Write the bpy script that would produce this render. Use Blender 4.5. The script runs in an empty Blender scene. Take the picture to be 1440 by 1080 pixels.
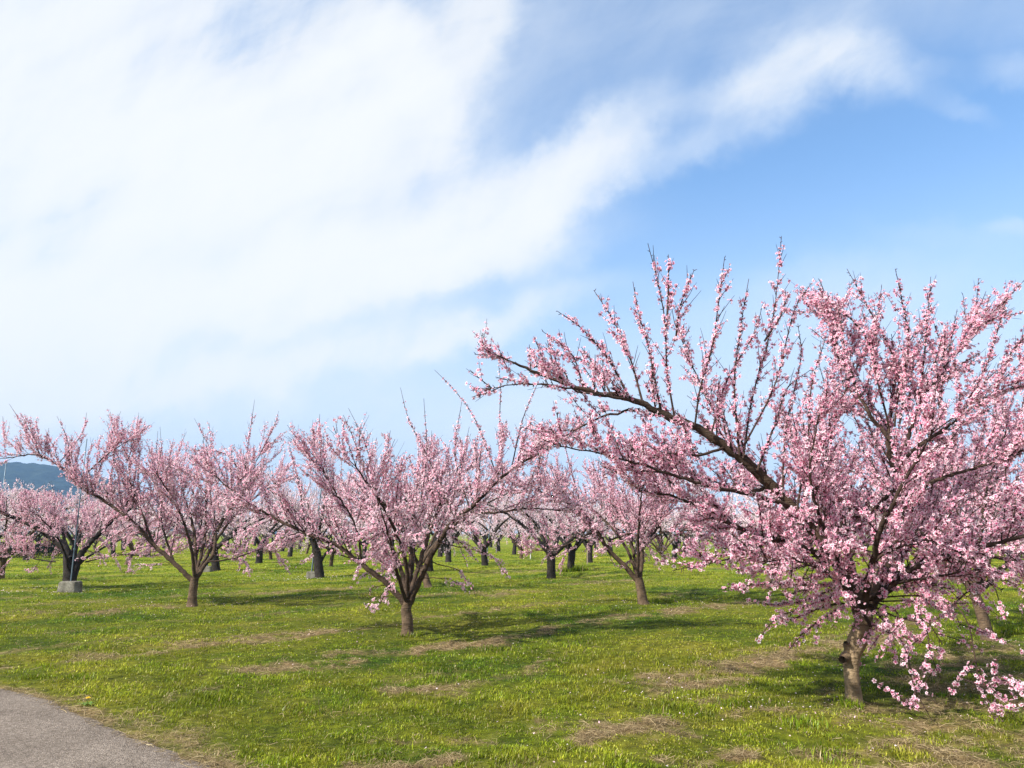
import bpy, math
import numpy as np
from mathutils import Vector

SC = bpy.context.scene
COL = SC.collection
rad = math.radians

# ------------------------------------------------------------------ camera
PITCH = rad(11.0); CAM_H = 1.6; F = 1080.0
cam_d = bpy.data.cameras.new("camera"); cam = bpy.data.objects.new("camera", cam_d); COL.objects.link(cam)
cam.location = (0, 0, CAM_H); cam.rotation_euler = (rad(90) + PITCH, 0, 0)
cam_d.sensor_width = 36; cam_d.lens = 27.0; cam_d.clip_end = 9000; cam_d.clip_start = 0.05
SC.camera = cam

# ------------------------------------------------------------------ light, sky, exposure
SUN_AZ = (-0.86, -0.51)          # the sun stands to the left, somewhat behind the camera
SUN_EL = rad(41)
_n = math.hypot(*SUN_AZ)
SUN_DIR = Vector((SUN_AZ[0] / _n * math.cos(SUN_EL), SUN_AZ[1] / _n * math.cos(SUN_EL), math.sin(SUN_EL)))
sun_d = bpy.data.lights.new("sun", 'SUN'); sun_d.energy = 4.7; sun_d.angle = rad(1.4); sun_d.color = (1.0, 0.95, 0.87)
sun = bpy.data.objects.new("sun", sun_d); COL.objects.link(sun)
sun.rotation_euler = SUN_DIR.to_track_quat('Z', 'Y').to_euler()
SC.view_settings.view_transform = 'Standard'; SC.view_settings.look = 'None'
SC.view_settings.exposure = 1.1; SC.view_settings.gamma = 1.0
SC.view_settings.use_curve_mapping = False
SC.cycles.max_bounces = 10; SC.cycles.diffuse_bounces = 7; SC.cycles.glossy_bounces = 2
SC.cycles.transmission_bounces = 7; SC.cycles.transparent_max_bounces = 4; SC.cycles.volume_bounces = 0
SC.cycles.use_denoising = True; SC.cycles.denoiser = 'OPENIMAGEDENOISE'; SC.cycles.denoising_prefilter = 'ACCURATE'
SC.render.use_persistent_data = False

SKY_STRENGTH = 0.125
# soft cloud masses by direction in the sky: (azimuth/elevation plane given as tangent coordinates
# in 1/1080 units about a heading of +Y, 11 degrees up), size, turn, amount
CLOUDS = [
    (60, 200, 520, 300, 0, 1.6), (220, 575, 700, 80, 0, 0.45), (330, 60, 380, 240, -12, 0.85), (330, 230, 260, 170, 20, 0.8), (-350, 350, 600, 420, 0, 1.0),
    (140, 430, 440, 70, 7, 1.5), (520, 372, 320, 72, 13, 1.5), (690, 306, 210, 62, 30, 1.3), (640, 330, 130, 60, 60, 0.5),
    (825, 230, 150, 52, 38, 1.25), (940, 224, 110, 26, 16, 0.22), (1000, 205, 110, 30, 14, 0.3),
    (1105, 118, 140, 54, 18, 1.25), (1215, 108, 70, 46, -8, 0.8), (1110, 70, 120, 60, 40, 0.35), (1290, 118, 60, 26, 0, 0.2),
    (520, 480, 340, 34, 13, 0.9), (650, 462, 160, 28, 20, 0.6), (120, 520, 460, 90, 3, 0.8),
    (580, 120, 44, 190, 24, 1.0), (665, 40, 60, 150, -14, 1.0), (560, 200, 120, 190, 20, 0.40), (500, 120, 120, 260, 10, 0.5),
    (750, 350, 70, 90, 10, 0.5), (470, 265, 190, 120, 0, 0.4),
    (1330, 330, 120, 18, -12, 0.10), (1425, 330, 50, 16, -10, 0.3), (1420, 100, 60, 26, 10, 0.3), (1330, 160, 60, 18, -15, 0.2),
    (780, 50, 420, 140, 0, 0.22), (680, 190, 240, 170, 20, 0.14), (1150, 0, 620, 100, 0, 0.24), (1150, 400, 300, 60, 10, 0.22), (1320, 470, 420, 100, 0, 0.30), (850, 560, 500, 90, 0, 0.25),
]

def build_world():
    w = bpy.data.worlds.new("World"); SC.world = w; w.use_nodes = True
    nt = w.node_tree; N = nt.nodes; L = nt.links; N.clear()
    def node(t, **kw):
        n = N.new(t)
        for k, v in kw.items(): setattr(n, k, v)
        return n
    def math_(op, a, b=None, c=None, clamp=False):
        n = node('ShaderNodeMath', operation=op); n.use_clamp = clamp
        for i, x in enumerate((a, b, c)):
            if x is None: continue
            if isinstance(x, (int, float)): n.inputs[i].default_value = x
            else: L.new(x, n.inputs[i])
        return n.outputs[0]
    def vmath(op, a, b):
        n = node('ShaderNodeVectorMath', operation=op)
        for i, x in enumerate((a, b)):
            if x is None: continue
            if isinstance(x, tuple): n.inputs[i].default_value = x
            else: L.new(x, n.inputs[i])
        return n
    sky = node('ShaderNodeTexSky', sky_type='NISHITA')
    sky.sun_disc = False; sky.sun_elevation = SUN_EL; sky.sun_rotation = math.atan2(SUN_AZ[0], SUN_AZ[1])
    sky.altitude = 0; sky.air_density = 1.0; sky.dust_density = 0.6; sky.ozone_density = 1.0
    tc = node('ShaderNodeTexCoord'); D = tc.outputs['Generated']
    fwd = vmath('DOT_PRODUCT', D, (0, math.cos(PITCH), math.sin(PITCH))).outputs['Value']
    ri = vmath('DOT_PRODUCT', D, (1, 0, 0)).outputs['Value']
    up = vmath('DOT_PRODUCT', D, (0, -math.sin(PITCH), math.cos(PITCH))).outputs['Value']
    den = math_('MAXIMUM', fwd, 0.12)
    U = math_('DIVIDE', ri, den); V = math_('DIVIDE', up, den)
    comb = node('ShaderNodeCombineXYZ'); L.new(U, comb.inputs[0]); L.new(V, comb.inputs[1])
    P0 = comb.outputs[0]
    # billowing warp
    def noise(vec, scale, detail, rough=0.55, dim='3D'):
        n = node('ShaderNodeTexNoise'); n.inputs['Scale'].default_value = scale
        n.inputs['Detail'].default_value = detail; n.inputs['Roughness'].default_value = rough
        L.new(vec, n.inputs['Vector']); return n
    w1 = noise(P0, 2.6, 5.0, 0.55)
    wv = vmath('SUBTRACT', w1.outputs['Color'], (0.5, 0.5, 0.5)).outputs[0]
    ws = node('ShaderNodeVectorMath', operation='SCALE'); L.new(wv, ws.inputs[0]); ws.inputs['Scale'].default_value = 0.12
    P1 = vmath('ADD', P0, ws.outputs[0]).outputs[0]
    w2 = noise(P0, 9.0, 7.0, 0.65)
    wv2 = vmath('SUBTRACT', w2.outputs['Color'], (0.5, 0.5, 0.5)).outputs[0]
    ws2 = node('ShaderNodeVectorMath', operation='SCALE'); L.new(wv2, ws2.inputs[0]); ws2.inputs['Scale'].default_value = 0.075
    P = vmath('ADD', P1, ws2.outputs[0]).outputs[0]
    total = None
    for (cx, cy, rx, ry, ang, amt) in CLOUDS:
        m = node('ShaderNodeMapping', vector_type='TEXTURE')
        m.inputs['Location'].default_value = ((cx - 720) / F, (540 - cy) / F, 0)
        m.inputs['Rotation'].default_value = (0, 0, rad(ang))
        m.inputs['Scale'].default_value = (rx / F, ry / F, 1)
        L.new(P, m.inputs['Vector'])
        # drop z
        mm = vmath('MULTIPLY', m.outputs[0], (1, 1, 0))
        ln = node('ShaderNodeVectorMath', operation='LENGTH'); L.new(mm.outputs[0], ln.inputs[0])
        mr = node('ShaderNodeMapRange', interpolation_type='SMOOTHERSTEP')
        mr.inputs['From Min'].default_value = 1.5; mr.inputs['From Max'].default_value = 0.0
        mr.inputs['To Min'].default_value = 0; mr.inputs['To Max'].default_value = amt
        L.new(ln.outputs['Value'], mr.inputs['Value'])
        total = mr.outputs[0] if total is None else math_('ADD', total, mr.outputs[0])
    # long fibres drawn out by the wind, in two directions, over soft billows
    def fibre(ang, lx, ly):
        fm = node('ShaderNodeMapping', vector_type='TEXTURE'); fm.inputs['Rotation'].default_value = (0, 0, rad(ang))
        fm.inputs['Scale'].default_value = (lx, ly, 1); L.new(P1, fm.inputs['Vector'])
        return noise(fm.outputs[0], 1.0, 7.0, 0.58).outputs['Fac']
    f1 = fibre(26, 0.50, 0.10); f3 = fibre(64, 0.30, 0.07)
    f2 = noise(P, 3.2, 6.0, 0.52).outputs['Fac']
    ff = math_('ADD', math_('ADD', math_('MULTIPLY', f1, 0.42), math_('MULTIPLY', f3, 0.26)), math_('MULTIPLY', f2, 0.42))
    tex = node('ShaderNodeMapRange'); L.new(ff, tex.inputs['Value'])
    tex.inputs['From Min'].default_value = 0.39; tex.inputs['From Max'].default_value = 0.72
    tex.inputs['To Min'].default_value = 0.30; tex.inputs['To Max'].default_value = 1.9; tex.clamp = True
    over = node('ShaderNodeMapRange', interpolation_type='SMOOTHSTEP'); L.new(fwd, over.inputs['Value'])   # unseen thin cloud added overhead and behind the view as white fill light
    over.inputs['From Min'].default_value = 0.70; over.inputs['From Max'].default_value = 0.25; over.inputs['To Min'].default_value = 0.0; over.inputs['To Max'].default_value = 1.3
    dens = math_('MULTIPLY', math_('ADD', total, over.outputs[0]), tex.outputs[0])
    sep = node('ShaderNodeSeparateXYZ'); L.new(D, sep.inputs[0])
    # thin veil that thickens towards the horizon
    veil = node('ShaderNodeMapRange', interpolation_type='SMOOTHSTEP'); L.new(sep.outputs['Z'], veil.inputs['Value'])
    veil.inputs['From Min'].default_value = 0.46; veil.inputs['From Max'].default_value = 0.07
    veil.inputs['To Min'].default_value = 0.05; veil.inputs['To Max'].default_value = 0.88
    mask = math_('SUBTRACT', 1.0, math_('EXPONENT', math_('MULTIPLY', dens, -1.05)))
    # cloud brightness: thick parts whiter, undulating grey-blue hollows
    cr = node('ShaderNodeMix', data_type='RGBA')
    cf = node('ShaderNodeMapRange'); L.new(dens, cf.inputs['Value']); cf.inputs['From Max'].default_value = 1.6; L.new(cf.outputs[0], cr.inputs['Factor'])
    k = 1.0 / SKY_STRENGTH
    cr.inputs['A'].default_value = (0.375 * k, 0.43 * k, 0.50 * k, 1); cr.inputs['B'].default_value = (0.462 * k, 0.474 * k, 0.482 * k, 1)
    blue = node('ShaderNodeMix', data_type='RGBA', blend_type='MULTIPLY'); blue.inputs['Factor'].default_value = 1
    L.new(sky.outputs[0], blue.inputs['A']); blue.inputs['B'].default_value = (0.63, 0.825, 0.94, 1)
    vl = node('ShaderNodeMix', data_type='RGBA'); L.new(veil.outputs[0], vl.inputs['Factor'])
    L.new(blue.outputs['Result'], vl.inputs['A']); vl.inputs['B'].default_value = (0.33 * k, 0.38 * k, 0.44 * k, 1)
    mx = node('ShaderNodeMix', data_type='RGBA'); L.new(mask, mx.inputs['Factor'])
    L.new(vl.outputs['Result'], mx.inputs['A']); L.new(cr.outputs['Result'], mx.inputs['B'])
    bg = node('ShaderNodeBackground'); bg.inputs['Strength'].default_value = SKY_STRENGTH
    L.new(mx.outputs['Result'], bg.inputs['Color'])
    out = node('ShaderNodeOutputWorld'); L.new(bg.outputs[0], out.inputs['Surface'])
build_world()

# ------------------------------------------------------------------ helpers
FW = np.array((0, math.cos(PITCH), math.sin(PITCH))); UPV = np.array((0, -math.sin(PITCH), math.cos(PITCH))); RT = np.array((1.0, 0, 0))
EYE = np.array((0, 0, CAM_H))
def ray(px, py): return FW * F + RT * (px - 720) - UPV * (py - 540)
def at(px, py, Y):                    # a point of the photograph at the distance Y ahead
    d = ray(px, py); return EYE + d * (Y / d[1])
def ground(px, py):                   # where a point of the photograph meets flat ground
    d = ray(px, py); return EYE + d * (-CAM_H / d[2])

def _hash(ix, iy, seed):
    h = (ix.astype(np.int64) * 374761393 + iy.astype(np.int64) * 668265263 + seed * 974634777) & 0xFFFFFFFF
    h = ((h ^ (h >> 13)) * 1274126177) & 0xFFFFFFFF
    return ((h ^ (h >> 16)) & 0xFFFFFF) / float(0xFFFFFF)
def vnoise(x, y, seed=0):
    x = np.asarray(x, float); y = np.asarray(y, float)
    ix = np.floor(x); iy = np.floor(y); fx = x - ix; fy = y - iy
    fx = fx * fx * fx * (fx * (fx * 6 - 15) + 10); fy = fy * fy * fy * (fy * (fy * 6 - 15) + 10)
    a = _hash(ix, iy, seed); b = _hash(ix + 1, iy, seed); c = _hash(ix, iy + 1, seed); d = _hash(ix + 1, iy + 1, seed)
    return (a * (1 - fx) + b * fx) * (1 - fy) + (c * (1 - fx) + d * fx) * fy
def fbm(x, y, seed=0, oct=4, gain=0.5):
    s = 0; a = 1.0; t = 0
    for o in range(oct):
        s = s + a * vnoise(np.asarray(x) * 2 ** o + 17.3 * o, np.asarray(y) * 2 ** o - 9.1 * o, seed + o); t += a; a *= gain
    return s / t
def sstep(x, a, b):
    t = np.clip((x - a) / (b - a), 0, 1); return t * t * (3 - 2 * t)

def mesh_from(name, V, quads=None, tris=None, mats=(), smooth=False, color=None, attrs=None, mat_idx=None):
    me = bpy.data.meshes.new(name)
    V = np.ascontiguousarray(V, np.float32)
    q = np.zeros((0, 4), np.int32) if quads is None or len(quads) == 0 else np.asarray(quads, np.int32)
    t = np.zeros((0, 3), np.int32) if tris is None or len(tris) == 0 else np.asarray(tris, np.int32)
    me.vertices.add(len(V)); me.vertices.foreach_set('co', V.ravel())
    me.loops.add(q.size + t.size); me.loops.foreach_set('vertex_index', np.concatenate([q.ravel(), t.ravel()]))
    me.polygons.add(len(q) + len(t))
    st = np.concatenate([np.arange(len(q)) * 4, len(q) * 4 + np.arange(len(t)) * 3]).astype(np.int32)
    me.polygons.foreach_set('loop_start', st)
    if smooth: me.polygons.foreach_set('use_smooth', np.ones(len(st), bool))
    if mat_idx is not None: me.polygons.foreach_set('material_index', np.asarray(mat_idx, np.int32))
    if color is not None:
        a = me.color_attributes.new('Col', 'FLOAT_COLOR', 'POINT')
        c = np.ones((len(V), 4), np.float32); c[:, :3] = color; a.data.foreach_set('color', c.ravel())
    for k, v in (attrs or {}).items():
        a = me.attributes.new(k, 'FLOAT', 'POINT'); a.data.foreach_set('value', np.ascontiguousarray(v, np.float32))
    for m in mats: me.materials.append(m)
    me.update(calc_edges=True)
    return me
def link(name, data, parent=None, loc=None):
    o = bpy.data.objects.new(name, data); COL.objects.link(o)
    if parent is not None: o.parent = parent
    if loc is not None: o.location = loc
    return o
def tag(o, label=None, cat=None, group=None, kind=None):
    if label: o['label'] = label
    if cat: o['category'] = cat
    if group: o['group'] = group
    if kind: o['kind'] = kind
    return o
def empty(name, loc):
    o = bpy.data.objects.new(name, None); COL.objects.link(o); o.location = loc; o.empty_display_size = 0.3; return o

# ------------------------------------------------------------------ materials
class Mat:
    def __init__(s, name):
        s.m = bpy.data.materials.new(name); s.m.use_nodes = True; s.nt = s.m.node_tree; s.N = s.nt.nodes; s.L = s.nt.links; s.N.clear()
        s.out = s.N.new('ShaderNodeOutputMaterial')
    def node(s, t, **kw):
        n = s.N.new(t)
        for k, v in kw.items(): setattr(n, k, v)
        return n
    def ln(s, a, b): s.L.new(a, b)
    def noise(s, vec, scale, detail=4, rough=0.55):
        n = s.node('ShaderNodeTexNoise'); n.inputs['Scale'].default_value = scale; n.inputs['Detail'].default_value = detail
        n.inputs['Roughness'].default_value = rough; s.ln(vec, n.inputs['Vector']); return n.outputs['Fac']
    def ramp(s, fac, stops):
        n = s.node('ShaderNodeValToRGB'); e = n.color_ramp.elements
        while len(e) < len(stops): e.new(0.5)
        for i, (p, c) in enumerate(stops): e[i].position = p; e[i].color = (*c, 1)
        s.ln(fac, n.inputs['Fac']); return n.outputs['Color']
    def mix(s, fac, a, b, blend='MIX'):
        n = s.node('ShaderNodeMix', data_type='RGBA', blend_type=blend)
        for key, x in (('Factor', fac), ('A', a), ('B', b)):
            if isinstance(x, (int, float)): n.inputs[key].default_value = x
            elif isinstance(x, tuple): n.inputs[key].default_value = (*x, 1)
            else: s.ln(x, n.inputs[key])
        return n.outputs['Result']
    def bsdf(s, color, rough=0.8, bump=None, bump_d=0.01, metallic=0, spec=0.3):
        p = s.node('ShaderNodeBsdfPrincipled'); p.inputs['Roughness'].default_value = rough
        p.inputs['Metallic'].default_value = metallic; p.inputs['Specular IOR Level'].default_value = spec
        if isinstance(color, tuple): p.inputs['Base Color'].default_value = (*color, 1)
        else: s.ln(color, p.inputs['Base Color'])
        if bump is not None:
            b = s.node('ShaderNodeBump'); b.inputs['Distance'].default_value = bump_d; b.inputs['Strength'].default_value = 0.9
            s.ln(bump, b.inputs['Height']); s.ln(b.outputs[0], p.inputs['Normal'])
        s.ln(p.outputs[0], s.out.inputs['Surface']); return p
    def coord(s, which='Object'):
        return s.node('ShaderNodeTexCoord').outputs[which]
    def attr(s, name, out='Fac'):
        n = s.node('ShaderNodeAttribute'); n.attribute_name = name; return n.outputs[out]

def thin_leafy(name, trans=0.35, gloss=0.0, gain=1.0):
    M = Mat(name); c = M.attr('Col', 'Color')
    if gain != 1.0: c = M.mix(1.0, c, (gain, gain, gain), 'MULTIPLY')
    d = M.node('ShaderNodeBsdfDiffuse'); t = M.node('ShaderNodeBsdfTranslucent')
    M.ln(c, d.inputs['Color']); M.ln(c, t.inputs['Color'])
    mx = M.node('ShaderNodeMixShader'); mx.inputs[0].default_value = trans
    M.ln(d.outputs[0], mx.inputs[1]); M.ln(t.outputs[0], mx.inputs[2]); o = mx.outputs[0]
    if gloss:
        g = M.node('ShaderNodeBsdfGlossy'); g.inputs['Roughness'].default_value = 0.38; g.inputs['Color'].default_value = (0.9, 0.95, 0.8, 1)
        m2 = M.node('ShaderNodeMixShader'); m2.inputs[0].default_value = gloss
        M.ln(o, m2.inputs[1]); M.ln(g.outputs[0], m2.inputs[2]); o = m2.outputs[0]
    M.ln(o, M.out.inputs['Surface']); return M.m
M_PETAL = thin_leafy('peach_petal', 0.48)
M_BLADE = thin_leafy('grass_blade', 0.45, 0.012)

def bark_mat(name, dark, pale=False):
    M = Mat(name); co = M.coord(); r = M.attr('rad')
    if dark: st = [(0.0, (0.045, 0.026, 0.022)), (0.10, (0.035, 0.026, 0.021)), (0.5, (0.022, 0.018, 0.015)), (1.0, (0.026, 0.021, 0.017))]
    elif not pale: st = [(0.0, (0.055, 0.028, 0.024)), (0.08, (0.052, 0.032, 0.025)), (0.30, (0.066, 0.043, 0.029)), (0.62, (0.085, 0.057, 0.036)), (1.0, (0.125, 0.085, 0.053))]
    else: st = [(0.0, (0.060, 0.030, 0.026)), (0.08, (0.060, 0.036, 0.028)), (0.30, (0.055, 0.036, 0.025)), (0.62, (0.085, 0.057, 0.036)), (0.8, (0.13, 0.088, 0.053)), (1.0, (0.29, 0.21, 0.125))]
    base = M.ramp(r, st)
    n1 = M.noise(co, 7.0, 6, 0.6)
    base = M.mix(0.85, base, M.ramp(n1, [(0.30, (0.35, 0.33, 0.30)), (0.62, (1.25, 1.25, 1.25))]), 'MULTIPLY')
    mp = M.node('ShaderNodeMapping'); mp.inputs['Scale'].default_value = (9, 9, 70); M.ln(co, mp.inputs['Vector'])
    n2 = M.noise(mp.outputs[0], 1.0, 4, 0.6)
    base = M.mix(0.25 if pale else 0.55, base, M.ramp(n2, [(0.36, (0.45, 0.42, 0.40)), (0.55, (1.1, 1.1, 1.1)), (0.72, (1.5, 1.5, 1.45))]), 'MULTIPLY')
    mp3 = M.node('ShaderNodeMapping'); mp3.inputs['Scale'].default_value = (40, 40, 22); M.ln(co, mp3.inputs['Vector'])
    n3 = M.noise(mp3.outputs[0], 1.0, 5, 0.65)
    hs = M.node('ShaderNodeMath', operation='ADD'); M.ln(n2, hs.inputs[0]); M.ln(n3, hs.inputs[1])
    M.bsdf(base, 0.85, hs.outputs[0], 0.022, spec=0.25); return M.m
M_BARK = bark_mat('peach_bark', False); M_OLD = bark_mat('old_peach_bark', True); M_NEAR = bark_mat('near_peach_bark', False, True)

# ------------------------------------------------------------------ ground layout
H0 = ground(1200, 985)
BASES = {k: ground(*v) for k, v in dict(centre=(573, 893), left=(270, 852), right=(905, 850), block=(97, 829), post=(447, 812), edge=(1390, 898)).items()}
UAX = (BASES['block'] - H0)[:2] / 3.0
VAX = (BASES['right'] - BASES['centre'])[:2]
vdir = VAX / np.linalg.norm(VAX)
# edge of the lane, lower left
EDGE_PX = [(-420, 905), (-200, 930), (0, 967), (60, 984), (120, 1008), (200, 1044), (285, 1080), (420, 1150)]
EDGE = np.array([ground(*p)[:2] for p in EDGE_PX])
_d0 = EDGE[0] - EDGE[1]; _d1 = EDGE[-1] - EDGE[-2]
EDGE = np.vstack([EDGE[0] + _d0 / np.linalg.norm(_d0) * 60, EDGE, EDGE[-1] + np.array((0.74, -0.67)) * 2.5, EDGE[-1] + np.array((0.74, -0.67)) * 40])
def edge_dist(x, y):                  # signed distance to the lane's edge, positive on the grass
    best = np.full(np.shape(x), 1e9); sgn = np.ones(np.shape(x))
    for a, b in zip(EDGE[:-1], EDGE[1:]):
        ab = b - a; t = np.clip(((x - a[0]) * ab[0] + (y - a[1]) * ab[1]) / (ab @ ab), 0, 1)
        dx = x - a[0] - t * ab[0]; dy = y - a[1] - t * ab[1]; d = np.hypot(dx, dy)
        s = np.where(ab[0] * dy - ab[1] * dx > 0, 1.0, -1.0)
        m = d < best; best = np.where(m, d, best); sgn = np.where(m, s, sgn)
    return best * sgn
# dry, thatchy places: two points of a streak, half-width in metres, strength
DRY_PX = [(320, 902, 470, 888, .22, .9), (470, 888, 560, 878, .16, .6), (375, 940, 475, 932, .42, 1.), (250, 905, 300, 900, .25, .5), (600, 912, 700, 900, .26, .95),
          (490, 916, 600, 912, .25, .6), (700, 900, 800, 882, .2, .8), (800, 882, 960, 858, .22, .7), (860, 872, 1060, 846, .28, .8), (580, 872, 740, 852, .14, .75), (740, 852, 900, 832, .16, .4),
          (800, 1032, 900, 1022, .38, 1.), (560, 975, 640, 968, .16, .55), (930, 965, 990, 945, .4, .75), (990, 950, 1190, 905, .42, .9), (1190, 900, 1290, 872, .4, .7),
          (960, 1075, 1060, 1068, .25, 1.1), (1110, 1000, 1150, 992, .2, .6), (1300, 1010, 1440, 960, .6, .65), (1260, 1075, 1440, 1040, .4, .7), (1300, 950, 1420, 905, .45, .6),
          (540, 1078, 640, 1072, .18, .7), (560, 1040, 640, 1035, .12, .45), (740, 938, 780, 930, .15, .45), (60, 850, 130, 845, .5, .4), (345, 836, 520, 826, .5, .55), (600, 838, 720, 832, .45, .5),
          (800, 822, 890, 816, .6, .55), (0, 865, 40, 862, .5, .5), (150, 862, 240, 850, .35, .45), (1020, 800, 1100, 795, .8, .5), (930, 838, 960, 834, .3, .5), (690, 806, 780, 802, .8, .4),
          (235, 985, 290, 975, .12, .4), (190, 1005, 330, 1060, .2, .45)]
DRY = [(ground(a, b)[:2], ground(c, d)[:2], r, s) for a, b, c, d, r, s in DRY_PX]
def dryness(x, y):
    wx = x + 1.1 * (fbm(x * 1.9, y * 1.9, 5, 5, .6) - 0.5); wy = y + 1.1 * (fbm(x * 1.9, y * 1.9, 9, 5, .6) - 0.5)
    v = np.zeros(np.shape(x))
    for a, b, r, s in DRY:
        ab = b - a; t = np.clip(((wx - a[0]) * ab[0] + (wy - a[1]) * ab[1]) / (ab @ ab), 0, 1)
        d = np.hypot(wx - a[0] - t * ab[0], wy - a[1] - t * ab[1])
        v = np.maximum(v, s * (1 - sstep(d / r, 0.35, 1.5)))
    n = fbm(x * 3.1, y * 3.1, 21, 4)
    # mown bands run along the rows of trees
    a = x * vdir[1] - y * vdir[0]; b = x * vdir[0] + y * vdir[1]
    band = fbm(a * 1.1, b * 0.16, 33, 4)
    v = v * np.clip(2.9 * (n - 0.27) + 1.2 * (fbm(x * 9.0, y * 9.0, 27, 2) - .5), 0, 1.2) + 0.55 * sstep(band, 0.60, 0.78) * sstep(n, 0.42, 0.62)
    ed = edge_dist(x, y)
    v = np.maximum(v, 0.75 * (1 - sstep(ed + (n - .5) * 0.7, 0.0, 0.30)))
    return np.clip(v, 0, 1)
def lushness(x, y):                   # 0 yellow-green .. 1 deep green
    a = x * vdir[1] - y * vdir[0]; b = x * vdir[0] + y * vdir[1]
    return np.clip(0.5 + 1.9 * (0.6 * fbm(a * 0.62, b * 0.30, 51, 4) + 0.4 * fbm(x * 2.3, y * 2.3, 61, 3) - 0.5), 0, 1)
def relief(x, y):
    r = np.hypot(x, y); fade = 1 - sstep(r, 40, 110)
    h = 0.10 * (fbm(x * 0.35, y * 0.35, 71, 3) - 0.5) + 0.055 * (fbm(x * 1.7, y * 1.7, 75, 3) - 0.5) + 0.035 * (fbm(x * 6.0, y * 6.0, 79, 2) - 0.5)
    near = sstep(edge_dist(x, y), 0.0, 1.2)
    return h * fade * near
C_DEEP = np.array((0.072, 0.150, 0.008)); C_MID = np.array((0.215, 0.268, 0.014)); C_YEL = np.array((0.355, 0.345, 0.036))
C_DRY = np.array((0.40, 0.31, 0.155)); C_DIRT = np.array((0.155, 0.110, 0.058))
def green(l):
    l = np.asarray(l)[..., None]
    return np.where(l < 0.5, C_YEL + (C_MID - C_YEL) * (l / 0.5), C_MID + (C_DEEP - C_MID) * ((l - 0.5) / 0.5))

def build_ground():
    R = [0.6]
    while R[-1] < 2000: R.append(R[-1] * (1.011 if R[-1] < 120 else 1.12) + (0.01 if R[-1] < 5 else 0))
    R = np.array(R); A = np.concatenate([np.linspace(rad(48), rad(132), 330), np.linspace(rad(132), rad(408), 70)[1:-1]])
    rr, aa = np.meshgrid(R, A, indexing='ij'); x = rr * np.cos(aa); y = rr * np.sin(aa)
    z = relief(x, y); d = dryness(x, y); l = lushness(x, y)
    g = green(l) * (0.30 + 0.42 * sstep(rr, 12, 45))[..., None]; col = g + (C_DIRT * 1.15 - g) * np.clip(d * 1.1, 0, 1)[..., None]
    n = len(A); m = len(R)
    V = np.stack([x, y, z], -1).reshape(-1, 3); V = np.vstack([V, [[0, 0, 0]]])
    C = np.vstack([col.reshape(-1, 3), [C_DIRT]])
    i = np.arange(m - 1)[:, None] * n; j = np.arange(n)[None, :]; j2 = (j + 1) % n
    Q = np.stack([i + j, i + n + j, i + n + j2, i + j2], -1).reshape(-1, 4)
    T = np.stack([np.full(n, len(V) - 1), np.arange(n), (np.arange(n) + 1) % n], -1)
    M = Mat('orchard_floor'); c = M.attr('Col', 'Color'); co = M.coord()
    mp = M.node('ShaderNodeMapping'); mp.inputs['Scale'].default_value = (1.0, 1.0, 1.0); M.ln(co, mp.inputs['Vector'])
    n1 = M.noise(mp.outputs[0], 9.0, 6, 0.7); n2 = M.noise(co, 1.1, 5, 0.6)
    c = M.mix(1.0, c, M.ramp(n1, [(0.34, (0.35, 0.38, 0.35)), (0.66, (1.55, 1.5, 1.45))]), 'MULTIPLY')
    c = M.mix(0.6, c, M.ramp(n2, [(0.35, (0.65, 0.72, 0.6)), (0.65, (1.3, 1.25, 1.2))]), 'MULTIPLY')
    M.bsdf(c, 0.95, n1, 0.05, spec=0.1)
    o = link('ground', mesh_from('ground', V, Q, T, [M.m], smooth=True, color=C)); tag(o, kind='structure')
build_ground()

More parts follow.
